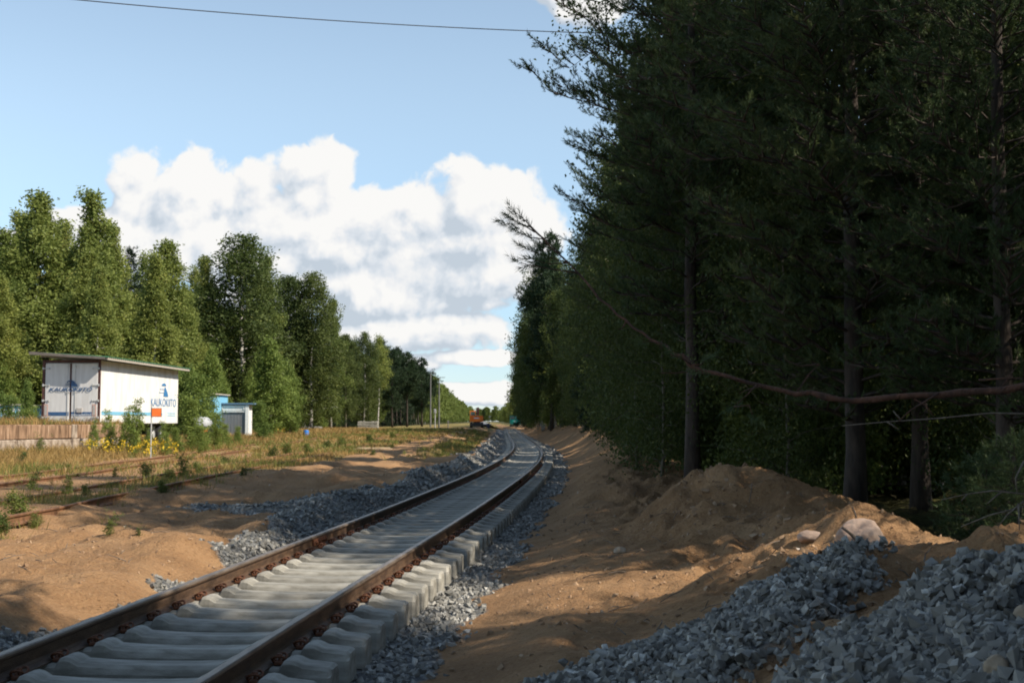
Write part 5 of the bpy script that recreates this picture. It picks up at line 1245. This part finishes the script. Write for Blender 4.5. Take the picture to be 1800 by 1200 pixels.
p = gpos(1428, 944, 8, 20); rock('field_stone', p, (.16, .13, .08), 8, M['clod'] if False else M['boulder'], 'flat brownish stone half sunk in dirt left of the boulder', 'stone', (0, 0, .3))
p = gpos(1752, 1196, 4, 9); rock('tan_stone', p + Vector((0, 0, .05)), (.05, .04, .045), 11, M['tan_rock'], 'tan stone at the bottom edge among the big grey stones', 'stone', (0, .3, .2))
p = gpos(1800, 1112, 4, 9); rock('tan_stone', p + Vector((0, 0, .06)), (.045, .045, .055), 12, M['tan_rock'], 'tan stone cut by the right edge among the big grey stones', 'stone', (0, .2, .9))
p = gpos(1090, 971, 8, 30); rock('field_stone', p + Vector((0, 0, .02)), (.09, .07, .06), 13, M['tan_rock'], 'small pale stone alone on the dirt slope left of the gravel tongue', 'stone', (0, 0, .5))

r = rng(500); q = MB()
for k in range(260):
    y = float(r.uniform(8, 26)); x = float(xc(y)) + (float(r.uniform(2.6, 6.2)) if k % 3 else -float(r.uniform(2.6, 6)))
    if ballast_mask(np.array([x]), np.array([y]))[0][0] > .4: continue
    a = float(r.uniform(0, 6.28)); l = float(r.uniform(.05, .28)); p0 = Vector((x, y, gz(x, y) + .012)); x2, y2 = x + math.cos(a) * l, y + math.sin(a) * l
    p1 = Vector((x2, y2, gz(x2, y2) + .02 + float(r.uniform(0, .04)))); q.tube([p0, (p0 + p1) / 2 + Vector((float(r.normal(0, .01)), float(r.normal(0, .01)), .01)), p1], [.006, .005, .003], 4)
tag(q.build('twig_litter', M['twig']), 'broken twigs and root bits strewn over the dirt', 'twigs', kind='stuff')
# ------------------------------------------------------------------ grass, weeds, flowers
def blades(name, x, y, h, mat, seed, lab, cat, w=.012, per=9, spread=.10, lean=.35):
    r = rng(seed); n = len(x); z = ground(x, y); onpl = platform_top(x, y); z = np.where(onpl > -90, onpl, z)
    X = np.repeat(x, per) + r.normal(0, 1, n * per) * np.repeat(spread * (.5 + h), per); Y = np.repeat(y, per) + r.normal(0, 1, n * per) * np.repeat(spread * (.5 + h), per)
    H = np.repeat(h, per) * r.uniform(.45, 1.15, n * per); Z = np.repeat(z, per) - .03
    a = r.uniform(0, 6.283, n * per); ww = w * (.6 + .8 * r.uniform(0, 1, n * per)) * np.clip(np.repeat(y, per) / 26, .7, 5)
    B = np.stack([X, Y, Z], -1); d = np.stack([np.cos(a), np.sin(a), np.zeros_like(a)], -1); l = np.stack([r.normal(0, lean, n * per), r.normal(0, lean, n * per), np.ones(n * per)], -1) * H[:, None]
    m_ = B + l * .55 + np.stack([np.zeros_like(H), np.zeros_like(H), H * .06], -1); T = B + l * np.array([1.25, 1.25, .95])
    V = np.stack([B - d * ww[:, None] * .5, B + d * ww[:, None] * .5, m_ + d * ww[:, None] * .35, T, m_ - d * ww[:, None] * .35], 1).reshape(-1, 3)
    i = np.arange(n * per) * 5; Fq = np.stack([i, i + 1, i + 2, i + 4], -1); Ft = np.stack([i + 4, i + 2, i + 3], -1)
    tone = np.repeat(np.clip(r.normal(.5, .2, n), 0, 1), per); 
    return tag(mesh_np(name, V, [Fq, Ft], mat, tone=np.concatenate([tone, tone])), lab, cat, kind='stuff')
def platform_top(x, y):
    t = (x - A_.x) * U_.x + (y - A_.y) * U_.y; nn = (x - A_.x) * N_.x + (y - A_.y) * N_.y
    return np.where((t < wall_t(239) - .1) & (t > -16) & (nn < -.25) & (nn > -10.3), 1.52, -99.)
def sel(n, x0, x1, y0, y1, seed, fn):
    r = rng(seed); u = r.uniform(0, 1, n); y = y0 * (y1 / y0) ** u; x = r.uniform(x0, x1, n) ; k = r.uniform(0, 1, n) < fn(x, y); return x[k], y[k], r
gm = lambda x, y: grass_mask(x, y) * (np.abs((x - CX * 0) / y) < .44)
x, y, r = sel(90000, -34, -2, 14, 170, 201, lambda x, y: gm(x, y) * (x / y > -.43) * .62)
blades('dry_grass', x, y, r.uniform(.15, .5, len(x)) * (.6 + .5 * sm(-x, 14, 18)), M['dry_grass'], 202, 'tall dry yellow grass below the platform and between the old tracks', 'grass', per=7)
x, y, r = sel(60000, -34, -2, 14, 170, 203, lambda x, y: gm(x, y) * (x / y > -.43) * sm(fbm(x / 3, y / 4, 205, 3), .42, .56) * .95)
blades('green_grass', x, y, r.uniform(.12, .42, len(x)), M['grass'], 204, 'green grass and weeds growing in patches by the old tracks', 'grass', per=7)
r = rng(210); t = r.uniform(-3, wall_t(239) - .2, 1500); nn = -r.uniform(.3, 5.5, 1500) ; x = A_.x + U_.x * t + N_.x * nn; y = A_.y + U_.y * t + N_.y * nn
blades('platform_grass', x, y, r.uniform(.08, .30, 1500), M['dry_grass'], 211, 'dry grass fringe along the top of the platform', 'grass', per=8)
# yellow flowers in front of the platform
def flowers(px0, px1, py0, py1, n, seed, lab, lo, hi):
    r = rng(seed); P = []; S_ = []
    for k in range(n):
        g_ = gpos(r.uniform(px0, px1), r.uniform(py0, py1), lo, hi); h = r.uniform(.25, .65)
        for q in range(5): P.append((g_.x + r.normal(0, .06), g_.y + r.normal(0, .06), gz(g_.x, g_.y) + h + r.normal(0, .07)))
    V, Fq, tone = leaf_cloud(np.array(P), .085, r, .8); return tag(mesh_np('yellow_flowers', V, Fq, M['flower'], tone=tone), lab, 'flowers', kind='stuff')
flowers(150, 310, 790, 808, 150, 220, 'yellow wild flowers along the foot of the platform', 40, 75)
flowers(470, 520, 752, 762, 90, 221, 'yellow wild flowers below the bright young birch', 60, 110)
# leafy weeds, each a plant of its own
WEEDS = [(28, 912, 'weed', 1.05, 'low leafy reddish-green weed clump at the left edge beside the old rail'), (62, 925, 'weed', .55, 'small weed at the right foot of the left edge clump'), (0, 935, 'weed', .75, 'weed clump cut by the left edge below the old rail'),
 (256, 838, 'weed', .95, 'round dark weed bush on the far rail of the nearer old track'), (300, 848, 'weed', .9, 'dark weed bush between the rails, right of the round dark bush'), (325, 838, 'weed2', 1.2, 'tall thin weed right of the dark bush between the rails'), (285, 866, 'weed', .7, 'dark weed leaning over the near old rail'),
 (196, 940, 'weed2', .55, 'lone tufted weed on the bare sand left of the new track'), (205, 838, 'weed2', .6, 'small bright weed on the sand strip between old tracks'), (150, 870, 'weed', .6, 'weed between the old rails at the left'), (115, 868, 'weed2', .8, 'thin weed left of the old rails gap'), (60, 862, 'weed2', .9, 'thin reddish weed near the left edge beside the far rail'),
 (345, 830, 'weed', .8, 'weed bush on the old rail where it bends into the grass'), (395, 818, 'weed', .8, 'weed bush beside the old rails, left of the larger group'), (428, 836, 'weed', .6, 'weed at the near old rail above the gravel spread'), (480, 806, 'weed', 1.2, 'left bush of the larger weed group by the old rails'), (505, 800, 'weed', 1.3, 'tallest bush of the larger weed group by the old rails'), (540, 798, 'weed', 1.2, 'right bush of the larger weed group by the old rails'),
 (575, 790, 'weed', 1.2, 'weed bush left of the pale planks'), (600, 784, 'weed', 1.3, 'broad weed bush beyond the pale planks'), (650, 779, 'weed', 1.4, 'weed bush just above the pale planks'), (690, 772, 'weed', 1.4, 'weed bush in the grass right of the planks'), (656, 800, 'weed', .6, 'small dark weed in front of the pale planks'), (40, 815, 'weed', 1.0, 'green weed clump at the foot of the platform wall'), (75, 800, 'weed2', 1.3, 'dark thin weed against the platform wall'), (120, 825, 'weed', .5, 'low weed beside the faint far old rail'), (240, 942, 'weed2', .3, 'tiny grass-like weed right of the lone tufted weed')]
for px, py, k, h, lab in WEEDS:
    g_ = gpos(px, py, 10, 120); plant(k, g_.x, g_.y, h * PROTO[k][2] * (.55), lab, 'weed', 'leafy_weed', 'leafy weeds by the old tracks', wide=1.25)
# saplings and bushes round the truck body and the yard
YARD = [(366, 760, 86, 'willow', 3.3, 'willow hiding the lower right of the ribbed container'), (165, 748, 54.5, 'sapling', 1.4, 'thin sapling in front of the rear corner of the truck body'), (192, 764, 55.5, 'sapling', 1.9, 'leafy sapling at the middle of the truck body side'), (205, 700, 55, 'sapling', 0, ''), (222, 772, 56, 'sapling', 2.1, 'taller sapling left of the orange sign'), (240, 776, 55, 'sapling', 2.4, 'sapling brushing the post of the orange sign'),
 (290, 790, 57, 'sapling', 1.5, 'sapling under the end of the truck body, right of the sign'), (312, 785, 60, 'willow', 1.2, 'willow bush under the far end of the truck body'), (262, 790, 58, 'sapling', 1.2, 'low sapling behind the sign post'), (340, 780, 63, 'willow', 2.6, 'tall willow bush between truck body and ribbed container'), (345, 775, 66, 'willow', 1.2, 'low willow bush left of the orange-red tube'),
 (380, 778, 68, 'willow', 1.9, 'willow bush right of the orange-red tube'), (398, 776, 72, 'willow', 1.3, 'willow bush in front of the shed door'), (355, 780, 60, 'willow', 1.3, 'low willow scrub at the rail below the tarpaulin'), (420, 772, 76, 'willow', 1.1, 'low willow scrub before the shed corner'), (460, 765, 86, 'willow', 2.6, 'willow bush right of the shed'), (20, 745, 66, 'willow', 2.6, 'willow bush behind the platform at the left edge'), (50, 745, 68, 'willow', 2.0, 'willow bush left of the truck body doors'), (352, 720, 84, 'willow', 4.2, 'tall willow beside the ribbed container')]
for px, py, d, k, h, lab in YARD:
    if not h: continue
    x0 = (px - CX) / F * d; plant(k, x0, d, h, lab, 'bush' if k == 'willow' else 'sapling', 'willow_bush' if k == 'willow' else 'birch_sapling', 'saplings and bushes of the yard')
# shrubs closing the foot of the left forest
r = rng(300)
for i, d in enumerate(np.arange(84, 190, 4.2)):
    x0 = -(.222 * d + 5) if d < 125 else -28.5; x0 = max(x0, -33) + r.uniform(-2, 2)
    plant('shrub2' if i % 2 else 'willow', x0, d, r.uniform(3, 5.2), 'leafy shrub closing the shady foot of the left forest', 'shrub', 'leafy_shrub', 'shrubs at the foot of the left forest')
